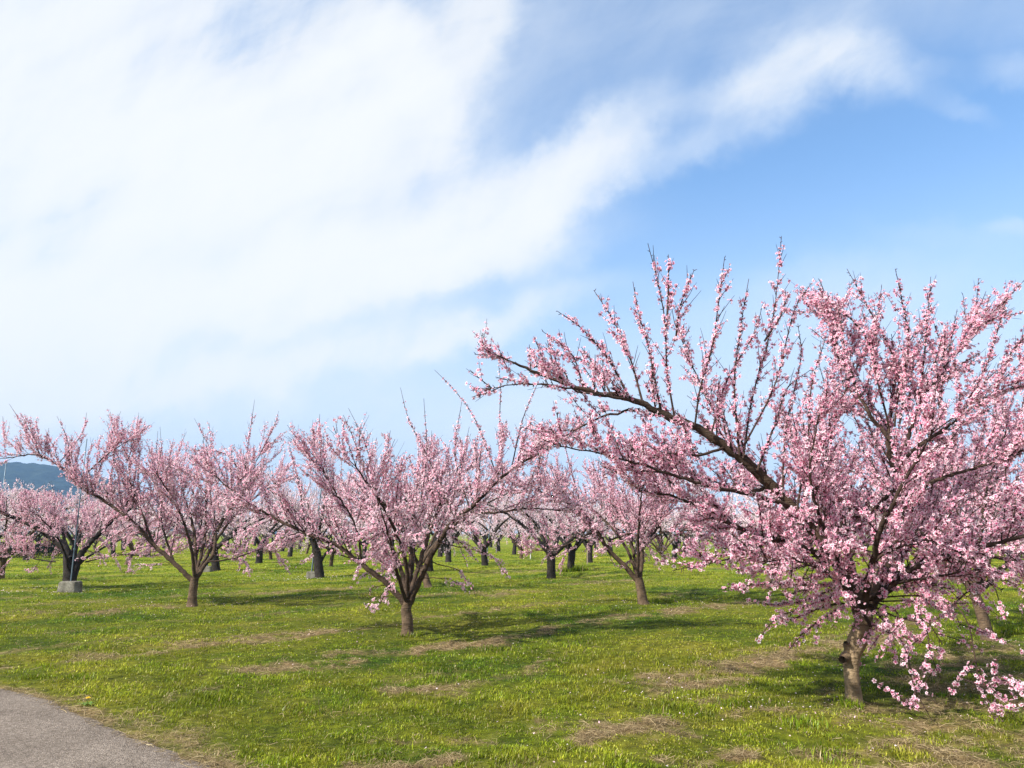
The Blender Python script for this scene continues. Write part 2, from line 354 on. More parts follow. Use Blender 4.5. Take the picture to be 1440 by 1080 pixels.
def build_road():
    # resample the edge finely; the lane is a sheet a few mm above the ground
    P = []
    for a, b in zip(EDGE[:-1], EDGE[1:]):
        k = max(2, int(np.linalg.norm(b - a) / 0.05)); k = min(k, 400); t = np.linspace(0, 1, k, endpoint=False)[:, None]; P.append(a + (b - a) * t)
    P = np.vstack(P); sm = P.copy()
    ker = np.ones(15) / 15
    for k in range(2): sm[7:-7, k] = np.convolve(P[:, k], ker, 'valid')
    T = np.gradient(sm, axis=0); T /= np.linalg.norm(T, axis=1)[:, None]; Nn = np.stack([T[:, 1], -T[:, 0]], 1)   # towards the lane
    s = np.arange(len(sm)) * 0.05
    wob = 0.16 * (fbm(s * 1.3, s * 0, 3, 4) - 0.5) + 0.10 * (fbm(s * 6.0, s * 0, 4, 3) - 0.5)
    rows = []
    offs = np.concatenate([[0.0, 0.06, 0.15, 0.3], np.linspace(0.6, 3.4, 8)])
    for k, o in enumerate(offs):
        e = wob * (1 if k < 3 else 0.0 if k > 4 else 0.5)
        q = sm + Nn * (o + e)[:, None]; zz = 0.012 + 0.03 * min(o, 0.8) + 0.004 * (fbm(q[:, 0] * 3, q[:, 1] * 3, 8, 3) - .5)
        if k == 0: zz = np.full(len(q), 0.004)
        rows.append(np.column_stack([q, zz]))
    rows = np.array(rows); m, n = rows.shape[:2]
    V = rows.reshape(-1, 3); i = np.arange(m - 1)[:, None] * n; j = np.arange(n - 1)[None, :]
    Q = np.stack([i + j, i + j + 1, i + n + j + 1, i + n + j], -1).reshape(-1, 4)[:, ::-1]
    M = Mat('worn_asphalt'); co = M.coord()
    vor = M.node('ShaderNodeTexVoronoi'); vor.inputs['Scale'].default_value = 130; M.ln(co, vor.inputs['Vector'])
    stones = M.ramp(vor.outputs['Color'], [(0.0, (0.115, 0.095, 0.076)), (0.5, (0.205, 0.174, 0.143)), (1.0, (0.36, 0.31, 0.258))])
    n1 = M.noise(co, 1.4, 5, 0.6); n2 = M.noise(co, 26, 4, 0.7)
    c = M.mix(0.8, stones, M.ramp(n1, [(0.3, (0.70, 0.66, 0.64)), (0.7, (1.15, 1.12, 1.12))]), 'MULTIPLY')
    c = M.mix(0.8, c, M.ramp(n2, [(0.35, (0.55, 0.53, 0.50)), (0.6, (1.1, 1.1, 1.1))]), 'MULTIPLY')
    h = M.node('ShaderNodeMath', operation='SUBTRACT'); M.ln(n2, h.inputs[0]); M.ln(vor.outputs['Distance'], h.inputs[1])
    M.bsdf(c, 0.9, h.outputs[0], 0.012, spec=0.2)
    o = link('road', mesh_from('road', V, Q, None, [M.m], smooth=True)); tag(o, kind='structure')
build_road()

# ------------------------------------------------------------------ grass, straw
def build_grass():
    rng = np.random.default_rng(11)
    n = 900000
    r = np.exp(rng.uniform(math.log(4.6), math.log(85), n)); a = rad(90) + rng.uniform(-rad(41), rad(41), n)
    x = r * np.cos(a); y = r * np.sin(a)
    ed = edge_dist(x, y); d = dryness(x, y); l = lushness(x, y)
    clump = 0.6 * fbm(x * 5.5, y * 5.5, 91, 3) + 0.4 * fbm(x * 15.0, y * 15.0, 93, 2); tall = fbm(x * 0.9, y * 0.9, 95, 3)
    keep = (ed > -0.03 + 0.12 * (clump - .5)) & (rng.random(n) < np.clip(1.0 - 0.72 * d, 0.30, 1) * (0.22 + 0.78 * sstep(clump, 0.36, 0.52)))
    x, y, r, d, l, clump, tall, ed = (q[keep] for q in (x, y, r, d, l, clump, tall, ed)); n = len(x)
    z = relief(x, y) - 0.004
    h = (0.011 + 0.031 * sstep(clump, 0.28, 0.72)) * rng.uniform(0.55, 1.35, n) * (0.7 + 0.7 * sstep(tall, 0.35, 0.7)) * (1 - 0.35 * d)
    h *= np.clip(0.45 + ed * 1.2, 0.45, 1); h *= 1 + 0.25 * sstep(r, 15, 50)
    w = np.maximum(0.0045, 0.00052 * r) * rng.uniform(0.7, 1.4, n)
    broad = rng.random(n) < 0.10 + 0.25 * (vnoise(x * 0.8, y * 0.8, 99) > 0.62)
    w = np.where(broad, w * 2.3, w); h = np.where(broad, h * 0.62, h)
    # taller tufts at a few feet of trunks and by the lane
    TUFT = [(812, 803, .5, .26, 420), (795, 804, .3, .2, 160), (930, 846, .35, .12, 240), (1130, 1020, .2, .09, 200), (1160, 1058, .2, .085, 160), (110, 958, .15, .09, 130), (45, 955, .1, .08, 90), (1420, 890, .5, .15, 260),
            (1195, 990, .14, .10, 160), (575, 895, .2, .10, 120), (870, 768 + 15, .9, .2, 150), (690, 912, .3, .08, 160), (640, 955, .3, .07, 160), (1040, 990, .25, .08, 180), (960, 1000, .3, .08, 180), (300, 985, .3, .08, 200), (430, 1000, .35, .08, 220), (520, 1060, .25, .08, 160)]
    tx, ty, th_ = [], [], []
    for a_, b_, r_, h_, k_ in TUFT:
        g = ground(a_, b_); tx.append(g[0] + rng.normal(0, r_ * .5, k_)); ty.append(g[1] + rng.normal(0, r_ * .5, k_)); th_.append(h_ * rng.uniform(.5, 1.1, k_))
    tx = np.concatenate(tx); ty = np.concatenate(ty); th_ = np.concatenate(th_); k_ = len(tx)
    x = np.concatenate([x, tx]); y = np.concatenate([y, ty]); z = np.concatenate([z, relief(tx, ty) - .004]); h = np.concatenate([h, th_]); w = np.concatenate([w, np.maximum(.006, .0006 * ty) * rng.uniform(.8, 1.4, k_)])
    d = np.concatenate([d, np.zeros(k_)]); l = np.concatenate([l, np.full(k_, .66)]); broad = np.concatenate([broad, np.zeros(k_, bool)]); n = len(x)
    th = rng.uniform(0, 2 * math.pi, n); lean = rng.uniform(0.2, 1.15, n) + 0.5 * d + 0.25 * broad
    dx = np.cos(th); dy = np.sin(th); px = -dy; py = dx
    # blades face their own way, bend over at the middle
    b0 = np.stack([x, y, z], 1); hw = (w * 0.5)[:, None]; pv = np.stack([px, py, np.zeros(n)], 1)
    s1 = np.stack([dx * np.sin(lean * .55) * h * .55, dy * np.sin(lean * .55) * h * .55, np.cos(lean * .55) * h * .55], 1)
    s2 = np.stack([dx * np.sin(lean * 1.25) * h * .55, dy * np.sin(lean * 1.25) * h * .55, np.cos(lean * 1.25) * h * .55], 1)
    m = b0 + s1; t = m + s2
    V = np.stack([b0 - pv * hw * .8, b0 + pv * hw * .8, m + pv * hw, m - pv * hw, t], 1)
    k = np.arange(n)[:, None] * 5
    Q = k + np.array([[0, 1, 2, 3]]); T = k + np.array([[3, 2, 4]])
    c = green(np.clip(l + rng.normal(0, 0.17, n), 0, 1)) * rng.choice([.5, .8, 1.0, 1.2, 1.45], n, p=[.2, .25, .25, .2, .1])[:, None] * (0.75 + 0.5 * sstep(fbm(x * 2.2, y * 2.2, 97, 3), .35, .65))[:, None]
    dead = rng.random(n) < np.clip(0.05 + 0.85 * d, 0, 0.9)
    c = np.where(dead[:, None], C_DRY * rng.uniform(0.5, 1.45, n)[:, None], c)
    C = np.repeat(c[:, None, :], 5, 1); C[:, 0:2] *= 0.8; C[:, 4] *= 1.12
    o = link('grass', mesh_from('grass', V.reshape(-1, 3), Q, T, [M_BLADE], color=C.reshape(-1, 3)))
    tag(o, 'short green and yellowing grass covering the orchard floor', 'grass', kind='stuff')
    # cut straw lying on the dry places
    n = 420000
    r = np.exp(rng.uniform(math.log(4.6), math.log(45), n)); a = rad(90) + rng.uniform(-rad(41), rad(41), n)
    x = r * np.cos(a); y = r * np.sin(a); d = dryness(x, y); ed = edge_dist(x, y)
    keep = (rng.random(n) < np.clip(d * 1.25 - 0.18, 0.012, 1)) & (ed > -0.12 * rng.random(n)); x, y, r, d = (q[keep] for q in (x, y, r, d)); n = len(x)
    z = relief(x, y) + rng.uniform(0.003, 0.022, n) * (0.4 + d)
    th = rng.uniform(0, 2 * math.pi, n); ln = rng.uniform(0.03, 0.16, n) * 0.5; el = rng.normal(0, 0.22, n)
    w = np.maximum(0.0028, 0.00042 * r) * rng.uniform(0.6, 1.3, n) * 0.5
    dv = np.stack([np.cos(th) * np.cos(el), np.sin(th) * np.cos(el), np.sin(el)], 1); pv = np.stack([-np.sin(th), np.cos(th), rng.normal(0, .4, n)], 1)
    b = np.stack([x, y, z], 1); bend = rng.normal(0, 0.25, n)[:, None] * ln[:, None] * pv
    p0 = b - dv * ln[:, None]; p2 = b + dv * ln[:, None]; p1 = b + bend + np.array((0, 0, .006)); W = pv * w[:, None]
    V = np.stack([p0 - W, p0 + W, p1 + W, p1 - W, p2 + W, p2 - W], 1); k = np.arange(n)[:, None] * 6
    Q = np.vstack([k + np.array([[0, 1, 2, 3]]), k + np.array([[3, 2, 4, 5]])])
    tone = rng.random(n)[:, None]
    c = np.array((0.11, 0.072, 0.038)) * (1 - tone) + np.array((0.52, 0.41, 0.235)) * tone
    o = link('dry_grass', mesh_from('dry_grass', V.reshape(-1, 3), Q, None, [M_BLADE], color=np.repeat(c[:, None], 6, 1).reshape(-1, 3)))
    tag(o, 'cut brown straw lying in drying streaks on the grass', 'straw', kind='stuff')
build_grass()

def build_petals():
    rng = np.random.default_rng(41); n = 1700; k = rng.integers(0, len(_feet), n); q = rng.normal(0, 1.5, (n, 2)); P = _feet[k] + q; P = P[(edge_dist(P[:, 0], P[:, 1]) > -1.5) & (P[:, 1] > 4)]; n = len(P)
    z = relief(P[:, 0], P[:, 1]) + rng.uniform(0.01, 0.04, n); z = np.where(edge_dist(P[:, 0], P[:, 1]) < 0.1, 0.045, z); r = np.hypot(P[:, 0], P[:, 1])
    a = rng.uniform(0, 6.283, n); t = rng.normal(0, .35, (n, 2)); s = rng.uniform(.006, .011, n) * np.maximum(1, r / 16)
    u = np.stack([np.cos(a), np.sin(a), t[:, 0]], 1) * s[:, None]; v = np.stack([-np.sin(a), np.cos(a), t[:, 1]], 1) * s[:, None] * .8; b = np.column_stack([P, z])
    V = np.stack([b - u, b + v, b + u, b - v], 1); Q = np.arange(n)[:, None] * 4 + np.arange(4)[None]; tn = rng.random(n)[:, None]
    c = np.array((0.88, 0.56, 0.66)) * (1 - tn) + np.array((0.93, 0.85, 0.88)) * tn
    o = link('fallen_petals', mesh_from('fallen_petals', V.reshape(-1, 3), Q, None, [M_PETAL], color=np.repeat(c[:, None], 4, 1).reshape(-1, 3))); tag(o, 'scattered pale petals fallen on the grass under the trees', 'petals', kind='stuff')
_feet = np.array([H0[:2] + np.array((.6, .3)), H0[:2] + np.array((-1.6, 0))] + [b[:2] for b in BASES.values()]); build_petals()

# ------------------------------------------------------------------ peach trees
def unit(v):
    v = np.asarray(v, float); return v / (np.linalg.norm(v) + 1e-12)
def resample(P, step):
    P = np.asarray(P, float)
    if len(P) > 2:                    # Catmull-Rom through the given points
        Q = np.vstack([2 * P[0] - P[1], P, 2 * P[-1] - P[-2]]); out = []
        for i in range(1, len(Q) - 2):
            a, b, c, d = Q[i - 1:i + 3]; t = np.linspace(0, 1, 12, endpoint=False)[:, None]
            out.append(0.5 * (2 * b + (c - a) * t + (2 * a - 5 * b + 4 * c - d) * t ** 2 + (3 * b - a - 3 * c + d) * t ** 3))
        P = np.vstack(out + [P[-1:]])
    s = np.concatenate([[0], np.cumsum(np.linalg.norm(np.diff(P, axis=0), axis=1))])
    n = max(2, int(round(s[-1] / step)) + 1); q = np.linspace(0, s[-1], n)
    return np.stack([np.interp(q, s, P[:, k]) for k in range(3)], 1), s[-1]

class Tree:
    def __init__(s, seed, step=0.07, petals='full'):
        s.rng = np.random.default_rng(seed); s.step = step; s.V = []; s.Q = []; s.R = []; s.n = 0
        s.fp = []; s.fd = []; s.zmin = 0.55; s.zmax = 5.2; s.spurs = False; s.dens = 1.0; s.rich = 1.0; s.petals = petals; s.centre = np.zeros(2)
    # ---- wood
    def tube(s, P, r, sides, bump=0.0, r_attr=None):
        P = np.asarray(P, float); n = len(P); T = np.gradient(P, axis=0); T /= (np.linalg.norm(T, axis=1)[:, None] + 1e-12)
        ref = np.array((1.0, 0, 0)) if abs(T[0][0]) < 0.8 else np.array((0, 1.0, 0))
        U = np.empty((n, 3)); u = unit(np.cross(T[0], ref))
        for i in range(n):
            u = u - T[i] * (u @ T[i]); u = u / (np.linalg.norm(u) + 1e-12); U[i] = u
        W = np.cross(T, U); a = np.arange(sides) * 2 * math.pi / sides
        rr = np.repeat(np.asarray(r, float)[:, None], sides, 1)
        if bump:
            sa = np.arange(n) * s.step * 5; k = s.rng.uniform(0, 50)
            rr = rr * (1 + bump * 2 * (fbm(np.cos(a)[None, :] * 1.1 + sa[:, None] * 0.8 + k, np.sin(a)[None, :] * 1.1 + sa[:, None] * 0.35, 7, 3) - 0.5))
        ring = P[:, None, :] + (U[:, None, :] * np.cos(a)[None, :, None] + W[:, None, :] * np.sin(a)[None, :, None]) * rr[..., None]
        i = np.arange(n - 1)[:, None] * sides; j = np.arange(sides)[None, :]; j2 = (j + 1) % sides
        s.Q.append(np.stack([i + j, i + j2, i + sides + j2, i + sides + j], -1).reshape(-1, 4) + s.n)
        s.V.append(ring.reshape(-1, 3)); s.R.append(np.repeat(np.clip(np.asarray(r if r_attr is None else r_attr) / 0.11, 0, 1), sides)); s.n += n * sides
    def walk(s, p, d, L, up=0.0, wig=0.12, out=None, step=None):
        step = step or s.step; n = max(3, int(L / step) + 1); h = L / (n - 1); P = [np.array(p, float)]; d = unit(d)
        for _ in range(n - 1):
            d = unit(d + np.array((0, 0, up)) * h + s.rng.normal(0, wig, 3) * math.sqrt(h))
            q = P[-1] + d * h
            if q[2] < s.zmin: d = unit(d + np.array((0, 0, (s.zmin - q[2]) * 3 + 0.1))); q = P[-1] + d * h
            if q[2] > s.zmax: break
            P.append(q)
        if len(P) < 2: P.append(P[0] + d * h * 0.5)
        return np.array(P)
    # ---- flowers along a piece of wood
    def bloom(s, P, t0, t1, gap, off, prob=1.0):
        seg = np.diff(P, axis=0); ln = np.linalg.norm(seg, axis=1); S = np.concatenate([[0], np.cumsum(ln)]); L = S[-1]
        k = int((t1 - t0) * L / gap * s.dens)
        if k < 1: return
        q = np.sort(s.rng.uniform(t0 * L, t1 * L, k)); q = q[s.rng.random(k) < prob * (1 - 0.55 * (q / L) ** 2)]
        if not len(q): return
        q = q[vnoise(q * 7.0, np.full(len(q), s.rng.uniform(0, 90)), 13) > s.rng.uniform(0.22, 0.48)]; k = len(q)
        if k < 1: return
        # blossoms come in knots on the twig
        q = np.clip(q + 0.45 * (np.round(q / 0.055) * 0.055 - q), 0, L); k = len(q)
        if k < 1: return
        C = np.stack([np.interp(q, S, P[:, i]) for i in range(3)], 1)
        i = np.clip(np.searchsorted(S, q) - 1, 0, len(seg) - 1); T = seg[i] / (ln[i][:, None] + 1e-12)
        v = s.rng.normal(0, 1, (k, 3)); v -= T * (v * T).sum(1)[:, None]; v /= np.linalg.norm(v, axis=1)[:, None]
        s.fp.append(C + v * s.rng.uniform(0.35, 1.0, k)[:, None] * off); s.fd.append(v + T * 0.35 + s.rng.normal(0, .3, (k, 3)) + np.array((0, 0, .15)))
    def spur_bits(s, P, r):
        n = int(np.linalg.norm(np.diff(P, axis=0), axis=1).sum() / 0.045)
        for _ in range(n):
            i = s.rng.integers(0, len(P) - 1); p = P[i] + (P[i + 1] - P[i]) * s.rng.random(); T = unit(P[i + 1] - P[i])
            v = s.rng.normal(0, 1, 3); v = unit(v - T * (v @ T) + T * 0.6); L = s.rng.uniform(0.015, 0.04)
            s.tube(np.array([p, p + v * L * .6, p + v * L]), [0.0042, 0.0040, 0.0018], 3)
    # ---- shoots
    def shoot3(s, P, r0, t0=0.12, gap=0.1, lmax=0.6, up=0.4):
        """flowering twigs along a secondary branch"""
        S = np.concatenate([[0], np.cumsum(np.linalg.norm(np.diff(P, axis=0), axis=1))]); L = S[-1]
        q = t0 * L + s.rng.uniform(0, gap)
        while q < L * 0.90:
            f = q / L; p = np.array([np.interp(q, S, P[:, k]) for k in range(3)]); i = min(len(P) - 2, max(0, np.searchsorted(S, q) - 1)); T = unit(P[i + 1] - P[i])
            v = s.rng.normal(0, 1, 3); v = unit(v - T * (v @ T))
            ln = lmax * s.rng.choice([0.22, 0.5, 0.9, 1.35], p=[.3, .3, .25, .15]) * s.rng.uniform(0.7, 1.2) * (1.0 - 0.70 * f)
            W = s.walk(p, T * s.rng.uniform(0.7, 1.3) + v * s.rng.uniform(.4, .85) + np.array((0, 0, .3 * up)), ln, up, 0.30, step=max(s.step, ln / 6))
            s.tube(W, np.linspace(min(0.005, r0 * .5), 0.0018, len(W)), 3)
            bare = s.rng.uniform(0.78, 1.0)
            s.bloom(W, 0.02, bare, 0.0125, 0.026, s.rng.uniform(0.6, 1.0))
            q += gap / s.rich * s.rng.uniform(0.5, 1.5)
    def branch2(s, P, r0, bare=None, gap=0.1, lmax=0.5, up=0.4, flower=1.0, sides=5):
        s.tube(P, np.linspace(r0, 0.003, len(P)) * (1 + 0.0), sides)
        s.shoot3(P, r0, 0.12, gap, lmax, up)
        bare = s.rng.uniform(0.74, 0.93) if bare is None else bare
        s.bloom(P, 0.15, bare, 0.015, 0.022, flower * 0.85)
        if s.spurs: s.spur_bits(P, r0)
    def limb(s, P, r0, r1, sides=9, gap2=0.21, l2=(0.5, 1.35), t0=0.16, up=0.55, gap3=0.1, lmax=0.5, droop=0.28, fill=True, bump=0.16, endl=1.0, taper=0.30):
        P, L = resample(P, s.step); n = len(P); P[1:-1] += s.rng.normal(0, 0.006, (n - 2, 3))
        t = np.linspace(0, 1, n); r = r1 + (r0 - r1) * (1 - t) ** 0.9
        s.tube(P, r, sides, bump)
        s.bloom(P, max(0.3, t0), 0.97, 0.04, 0.03 + 0.5 * r1, 0.7)
        if s.spurs: s.spur_bits(P[n // 3:], r1)
        if not fill: return P
        q = t0 * L + s.rng.uniform(0, gap2)
        while q < L:
            f = q / L; i = min(n - 2, int(f * (n - 1))); T = unit(P[i + 1] - P[i]); p = P[i]
            v = s.rng.normal(0, 1, 3); v = unit(v - T * (v @ T)); o = np.array((*(p[:2] - s.centre), 0.0)); o = o / (np.linalg.norm(o) + 0.5)
            low = p[2] < 2.1 and s.rng.random() < droop
            if low: d = 0.4 * T + 0.8 * v + 0.6 * o + np.array((0, 0, -0.35)); u = -0.5
            else: d = 0.40 * T + 0.62 * v + 0.22 * o + np.array((0, 0, up)); u = 0.45
            ln = s.rng.uniform(*l2) * (1.0 - taper * f) * (0.8 if low else 1)
            W = s.walk(p, d, ln, u, 0.22)
            s.branch2(W, max(0.0045, min(0.012, 0.24 * r[i] + 0.002)), gap=gap3, lmax=lmax, up=u)
            q += gap2 / s.rich * s.rng.uniform(0.55, 1.45)
        # the end breaks up into a few shoots
        T = unit(P[-1] - P[-3])
        for k in range(3):
            W = s.walk(P[-1], T + s.rng.normal(0, .45, 3) + np.array((0, 0, .15)), s.rng.uniform(0.4, 0.9) * endl, 0.35, 0.2); s.branch2(W, max(0.006, r1 * .8), gap=gap3, lmax=lmax)
        return P
    # ---- output
    def wood_mesh(s, name, mat):
        return mesh_from(name, np.vstack(s.V), np.vstack(s.Q), None, [mat], smooth=True, attrs={'rad': np.concatenate(s.R)})
    def flower_mesh(s, name, size=0.021, pale=0.5):
        P = np.vstack(s.fp); D = np.vstack(s.fd); rng = s.rng; n = len(P); D /= np.linalg.norm(D, axis=1)[:, None]
        a = rng.normal(0, 1, (n, 3)); U = np.cross(D, a); U /= np.linalg.norm(U, axis=1)[:, None]; W = np.cross(D, U)
        R = size * rng.uniform(0.72, 1.18, n); bud = rng.random(n) < 0.16; op = np.where(bud, rng.uniform(1.05, 1.35, n), rng.uniform(0.05, 0.75, n)); R = np.where(bud, R * 0.62, R)
        tone = np.clip(rng.normal(pale, 0.32, n), 0, 1)[:, None]
        pet = np.array((0.95, 0.61, 0.735)) * (1 - tone) + np.array((0.98, 0.925, 0.952)) * tone
        pet = np.where(bud[:, None], np.array((0.66, 0.20, 0.34)) * rng.uniform(.7, 1.1, n)[:, None], pet)
        cen = np.where(tone < 0.62, np.array((0.60, 0.075, 0.20)), np.array((0.72, 0.26, 0.38)))
        full = s.petals == 'full'; np_ = 5; rot = rng.uniform(0, 2 * math.pi, n)
        V = [P]; C = [cen]; cs = np.cos(op)[:, None]; sn = np.sin(op)[:, None]
        def ringpt(ang, rr, lift=1.0):
            return P + (U * np.cos(ang)[:, None] + W * np.sin(ang)[:, None]) * (R * rr)[:, None] * cs + D * (R * rr)[:, None] * sn * lift
        quads = []; tris = []
        if full:
            for k in range(np_):
                ph = rot + k * 2 * math.pi / 5 + rng.normal(0, .08, n); j = 1 + 3 * k
                V += [ringpt(ph - 0.52, 0.80), ringpt(ph, 1.06 + 0 * R), ringpt(ph + 0.52, 0.80)]; C += [pet, pet * 1.0, pet]
                quads.append([0, j, j + 1, j + 2])
            # dark eye, then the calyx behind the flower
            ey = np.array((0.56, 0.03, 0.17)) * rng.uniform(.7, 1.3, n)[:, None]; lift = D * (R * .05)[:, None]
            for k in range(5): V += [ringpt(rot + k * 1.2566, 0.30 + 0 * R) + lift]; C += [ey]
            j = 21; back = P - D * (R * 0.42)[:, None]; V += [back]; C += [np.tile(np.array((0.13, 0.025, 0.035)), (n, 1))]
            for k in range(3):
                ph = rot + k * 2.0944; V += [P + (U * np.cos(ph)[:, None] + W * np.sin(ph)[:, None]) * (R * 0.22)[:, None] - D * (R * .05)[:, None]]; C += [np.tile(np.array((0.18, 0.035, 0.05)), (n, 1))]
            for k in range(3): tris.append([21, 22 + k, 22 + (k + 1) % 3])
            tris += [[16, 17, 18], [16, 18, 19], [16, 19, 20]]; m = 25
        else:
            for k in range(3):
                ph = rot + k * 2.0944 + rng.normal(0, .2, n); j = 1 + 2 * k
                V += [ringpt(ph - 0.62, 0.95), ringpt(ph + 0.62, 0.95)]; C += [pet, pet]; tris.append([0, j, j + 1])
            cen = cen * 0.40 + pet * 0.60; C[0] = cen; m = 7
        V = np.stack(V, 1).reshape(-1, 3); C = np.stack(C, 1).reshape(-1, 3); k = np.arange(n)[:, None, None] * m
        Q = (k + np.array(quads)[None]).reshape(-1, 4) if quads else None; T = (k + np.array(tris)[None]).reshape(-1, 3) if tris else None
        return mesh_from(name, V, Q, T, [M_PETAL], color=C)

def finish(t, base, label, group, mat=M_BARK, size=0.021, pale=0.5, name='peach_tree'):
    e = empty(name, tuple(base)); tag(e, label, 'tree', group)
    w = link('trunk', t.wood_mesh('trunk', mat), e); f = link('crown', t.flower_mesh('crown', size, pale), e)
    return e, w, f

def put(base, pts): return [np.asarray(p) - base for p in pts]
def trunk_tube(t, P, r, sides=16, bump=0.10, flare=0.4):
    P, L = resample(P, 0.035); n = len(P); q = np.linspace(0, L, n); ri = np.interp(q / L, np.linspace(0, 1, len(r)), r) * (1 + flare * np.exp(-q / 0.07))
    st = t.step; t.step = 0.035; t.tube(P, ri, sides, bump, r_attr=np.full(n, .11) * np.clip(1.15 - .45 * (q / L) ** 2, 0, 1)); t.step = st

G_FRONT = 'peach trees standing nearest the lane'; G_MID = 'peach trees with trunks in view behind the front ones'; G_FAR = 'peach trees deep in the orchard'

def hero():
    base = H0.copy(); base[2] = float(relief(H0[0], H0[1])) - 0.02; Y = H0[1]
    t = Tree(101, 0.06); t.spurs = True; t.rich = 1.9; t.dens = 1.4; t.zmin = 0.45; t.zmax = 5.3
    A = lambda *pts: put(base, [at(*p) for p in pts])
    trunk_tube(t, A((1201, 990, Y), (1199, 965, Y), (1197, 940, Y), (1199, 918, Y), (1207, 898, Y), (1214, 880, Y), (1214, 862, Y), (1207, 842, Y + .03)), [0.074, 0.072, 0.070, 0.078, 0.090, 0.089, 0.083, 0.078], 18, 0.08, 0.25)
    # pruned stub and its scar
    trunk_tube(t, A((1196, 925, Y), (1190, 922, Y - .03), (1185, 928, Y - .09)), [0.06, 0.05, 0.042], 10, 0.1, 0)
    trunk_tube(t, A((1198, 918, Y), (1191, 910, Y - .03), (1189, 903, Y - .05)), [0.05, 0.04, 0.02], 10, 0.1, 0)
    # great limb to the left
    t.limb(A((1213, 868, Y), (1198, 832, Y), (1184, 800, Y), (1160, 768, Y - .02), (1130, 735, Y - .05), (1110, 710, Y - .08), (1085, 684, Y - .1), (1055, 655, Y - .14), (1020, 629, Y - .2), (985, 604, Y - .25),
             (945, 588, Y - .3), (915, 573, Y - .35), (882, 559, Y - .4), (840, 553, Y - .45), (800, 541, Y - .5), (760, 526, Y - .55), (722, 509, Y - .6), (692, 499, Y - .62)), 0.076, 0.006, 12, gap2=0.20, l2=(0.4, 1.05), t0=0.2, lmax=0.30, up=0.6, endl=0.3, taper=0.62)
    for pts, r in [(((1060, 656, Y - .1), (1040, 640, Y + .25), (1010, 590, Y + .6), (985, 540, Y + .8), (960, 480, Y + .95)), .02),
                   (((890, 562, Y - .4), (845, 556, Y - .7), (790, 545, Y - .8), (745, 540, Y - .85), (692, 546, Y - .9)), .014),
                   (((900, 575, Y - .4), (850, 585, Y - .2), (800, 610, Y + .1), (760, 640, Y + .3)), .014)]:
        t.limb(A(*pts), r, 0.004, 6, gap2=0.2, l2=(0.35, 0.8), t0=0.15, lmax=0.30, endl=0.35, taper=0.5)
    # tall upright shoots, as in the photograph
    for pts in [((949, 590), (938, 520), (935, 450), (922, 385), (911, 342)), ((977, 600), (985, 545), (1001, 490), (1010, 430), (1019, 362)),
                ((1045, 645), (1058, 560), (1080, 480), (1091, 420), (1099, 332)), ((1040, 640), (1033, 545), (1040, 470), (1053, 392)),
                ((885, 558), (855, 505), (818, 462), (783, 437)), ((822, 552), (808, 505), (790, 485), (763, 466)), ((905, 570), (885, 500), (862, 450), (835, 408)),
                ((930, 585), (915, 500), (898, 440), (890, 396)), ((950, 480), (957, 430), (976, 380)), ((1045, 630), (1090, 540), (1116, 440), (1141, 398)), ((938, 450), (940, 410), (940, 358)),
                ((1000, 612), (1020, 540), (1060, 470), (1072, 430)), ((860, 556), (840, 520), (815, 505), (770, 495)), ((1075, 480), (1100, 440), (1105, 408)), ((800, 541), (790, 520), (745, 515)), ((1120, 722), (1136, 620), (1141, 545), (1162, 472)), ((1100, 700), (1106, 600), (1126, 505), (1122, 455)), ((1150, 748), (1168, 640), (1163, 560), (1150, 505)), ((1065, 662), (1092, 590), (1108, 545), (1140, 520))]:
        dy = t.rng.uniform(-.12, .2); P = resample(A(*[(px, py, Y - 0.3 + dy * k) for k, (px, py) in enumerate(pts)]), 0.05)[0]
        t.branch2(P, t.rng.uniform(.010, .015), bare=t.rng.uniform(.84, .95), gap=0.085, lmax=0.34, up=0.5)
    t.rich = 2.4; t.dens = 1.5
    # the limb standing up behind, to the right
    t.limb(A((1214, 868, Y), (1236, 820, Y + .2), (1255, 785, Y + .35), (1266, 745, Y + .5), (1263, 700, Y + .6), (1257, 655, Y + .7), (1250, 615, Y + .8), (1255, 560, Y + .9), (1262, 520, Y + .95)), 0.072, 0.012, 12, gap2=0.2, l2=(0.5, 1.15), t0=0.22, lmax=0.45, up=0.45)
    for pts in [((1258, 655), (1290, 628), (1330, 602), (1370, 570), (1405, 552), (1450, 540)), ((1256, 690), (1215, 725), (1175, 725)), ((1262, 650), (1300, 560), (1340, 500), (1390, 450)),
                ((1253, 620), (1215, 570), (1190, 500), (1170, 440)), ((1268, 700), (1330, 670), (1400, 650), (1470, 620)), ((1215, 830), (1175, 740), (1160, 640), (1190, 540), (1170, 460))]:
        dy = t.rng.uniform(-.1, .22); t.limb(A(*[(px, py, Y + .6 + dy * k) for k, (px, py) in enumerate(pts)]), 0.026, 0.005, 7, gap2=0.17, l2=(0.4, 1.0), t0=0.15, lmax=0.42)
    for pts in [((1258, 600), (1262, 520), (1225, 440), (1191, 378)), ((1262, 560), (1278, 490), (1270, 430), (1259, 378)), ((1290, 600), (1300, 500), (1309, 389)), ((1345, 590), (1385, 520), (1416, 420)),
                ((1320, 570), (1335, 490), (1346, 435)), ((1250, 600), (1230, 500), (1240, 400)), ((1240, 560), (1215, 470), (1150, 412)), ((1400, 555), (1420, 500), (1445, 470))]:
        dy = t.rng.uniform(-.15, .2); P = resample(A(*[(px, py, Y + .7 + dy * k) for k, (px, py) in enumerate(pts)]), 0.05)[0]
        t.branch2(P, .013, bare=t.rng.uniform(.86, .97), gap=0.075, lmax=0.42, up=0.5)
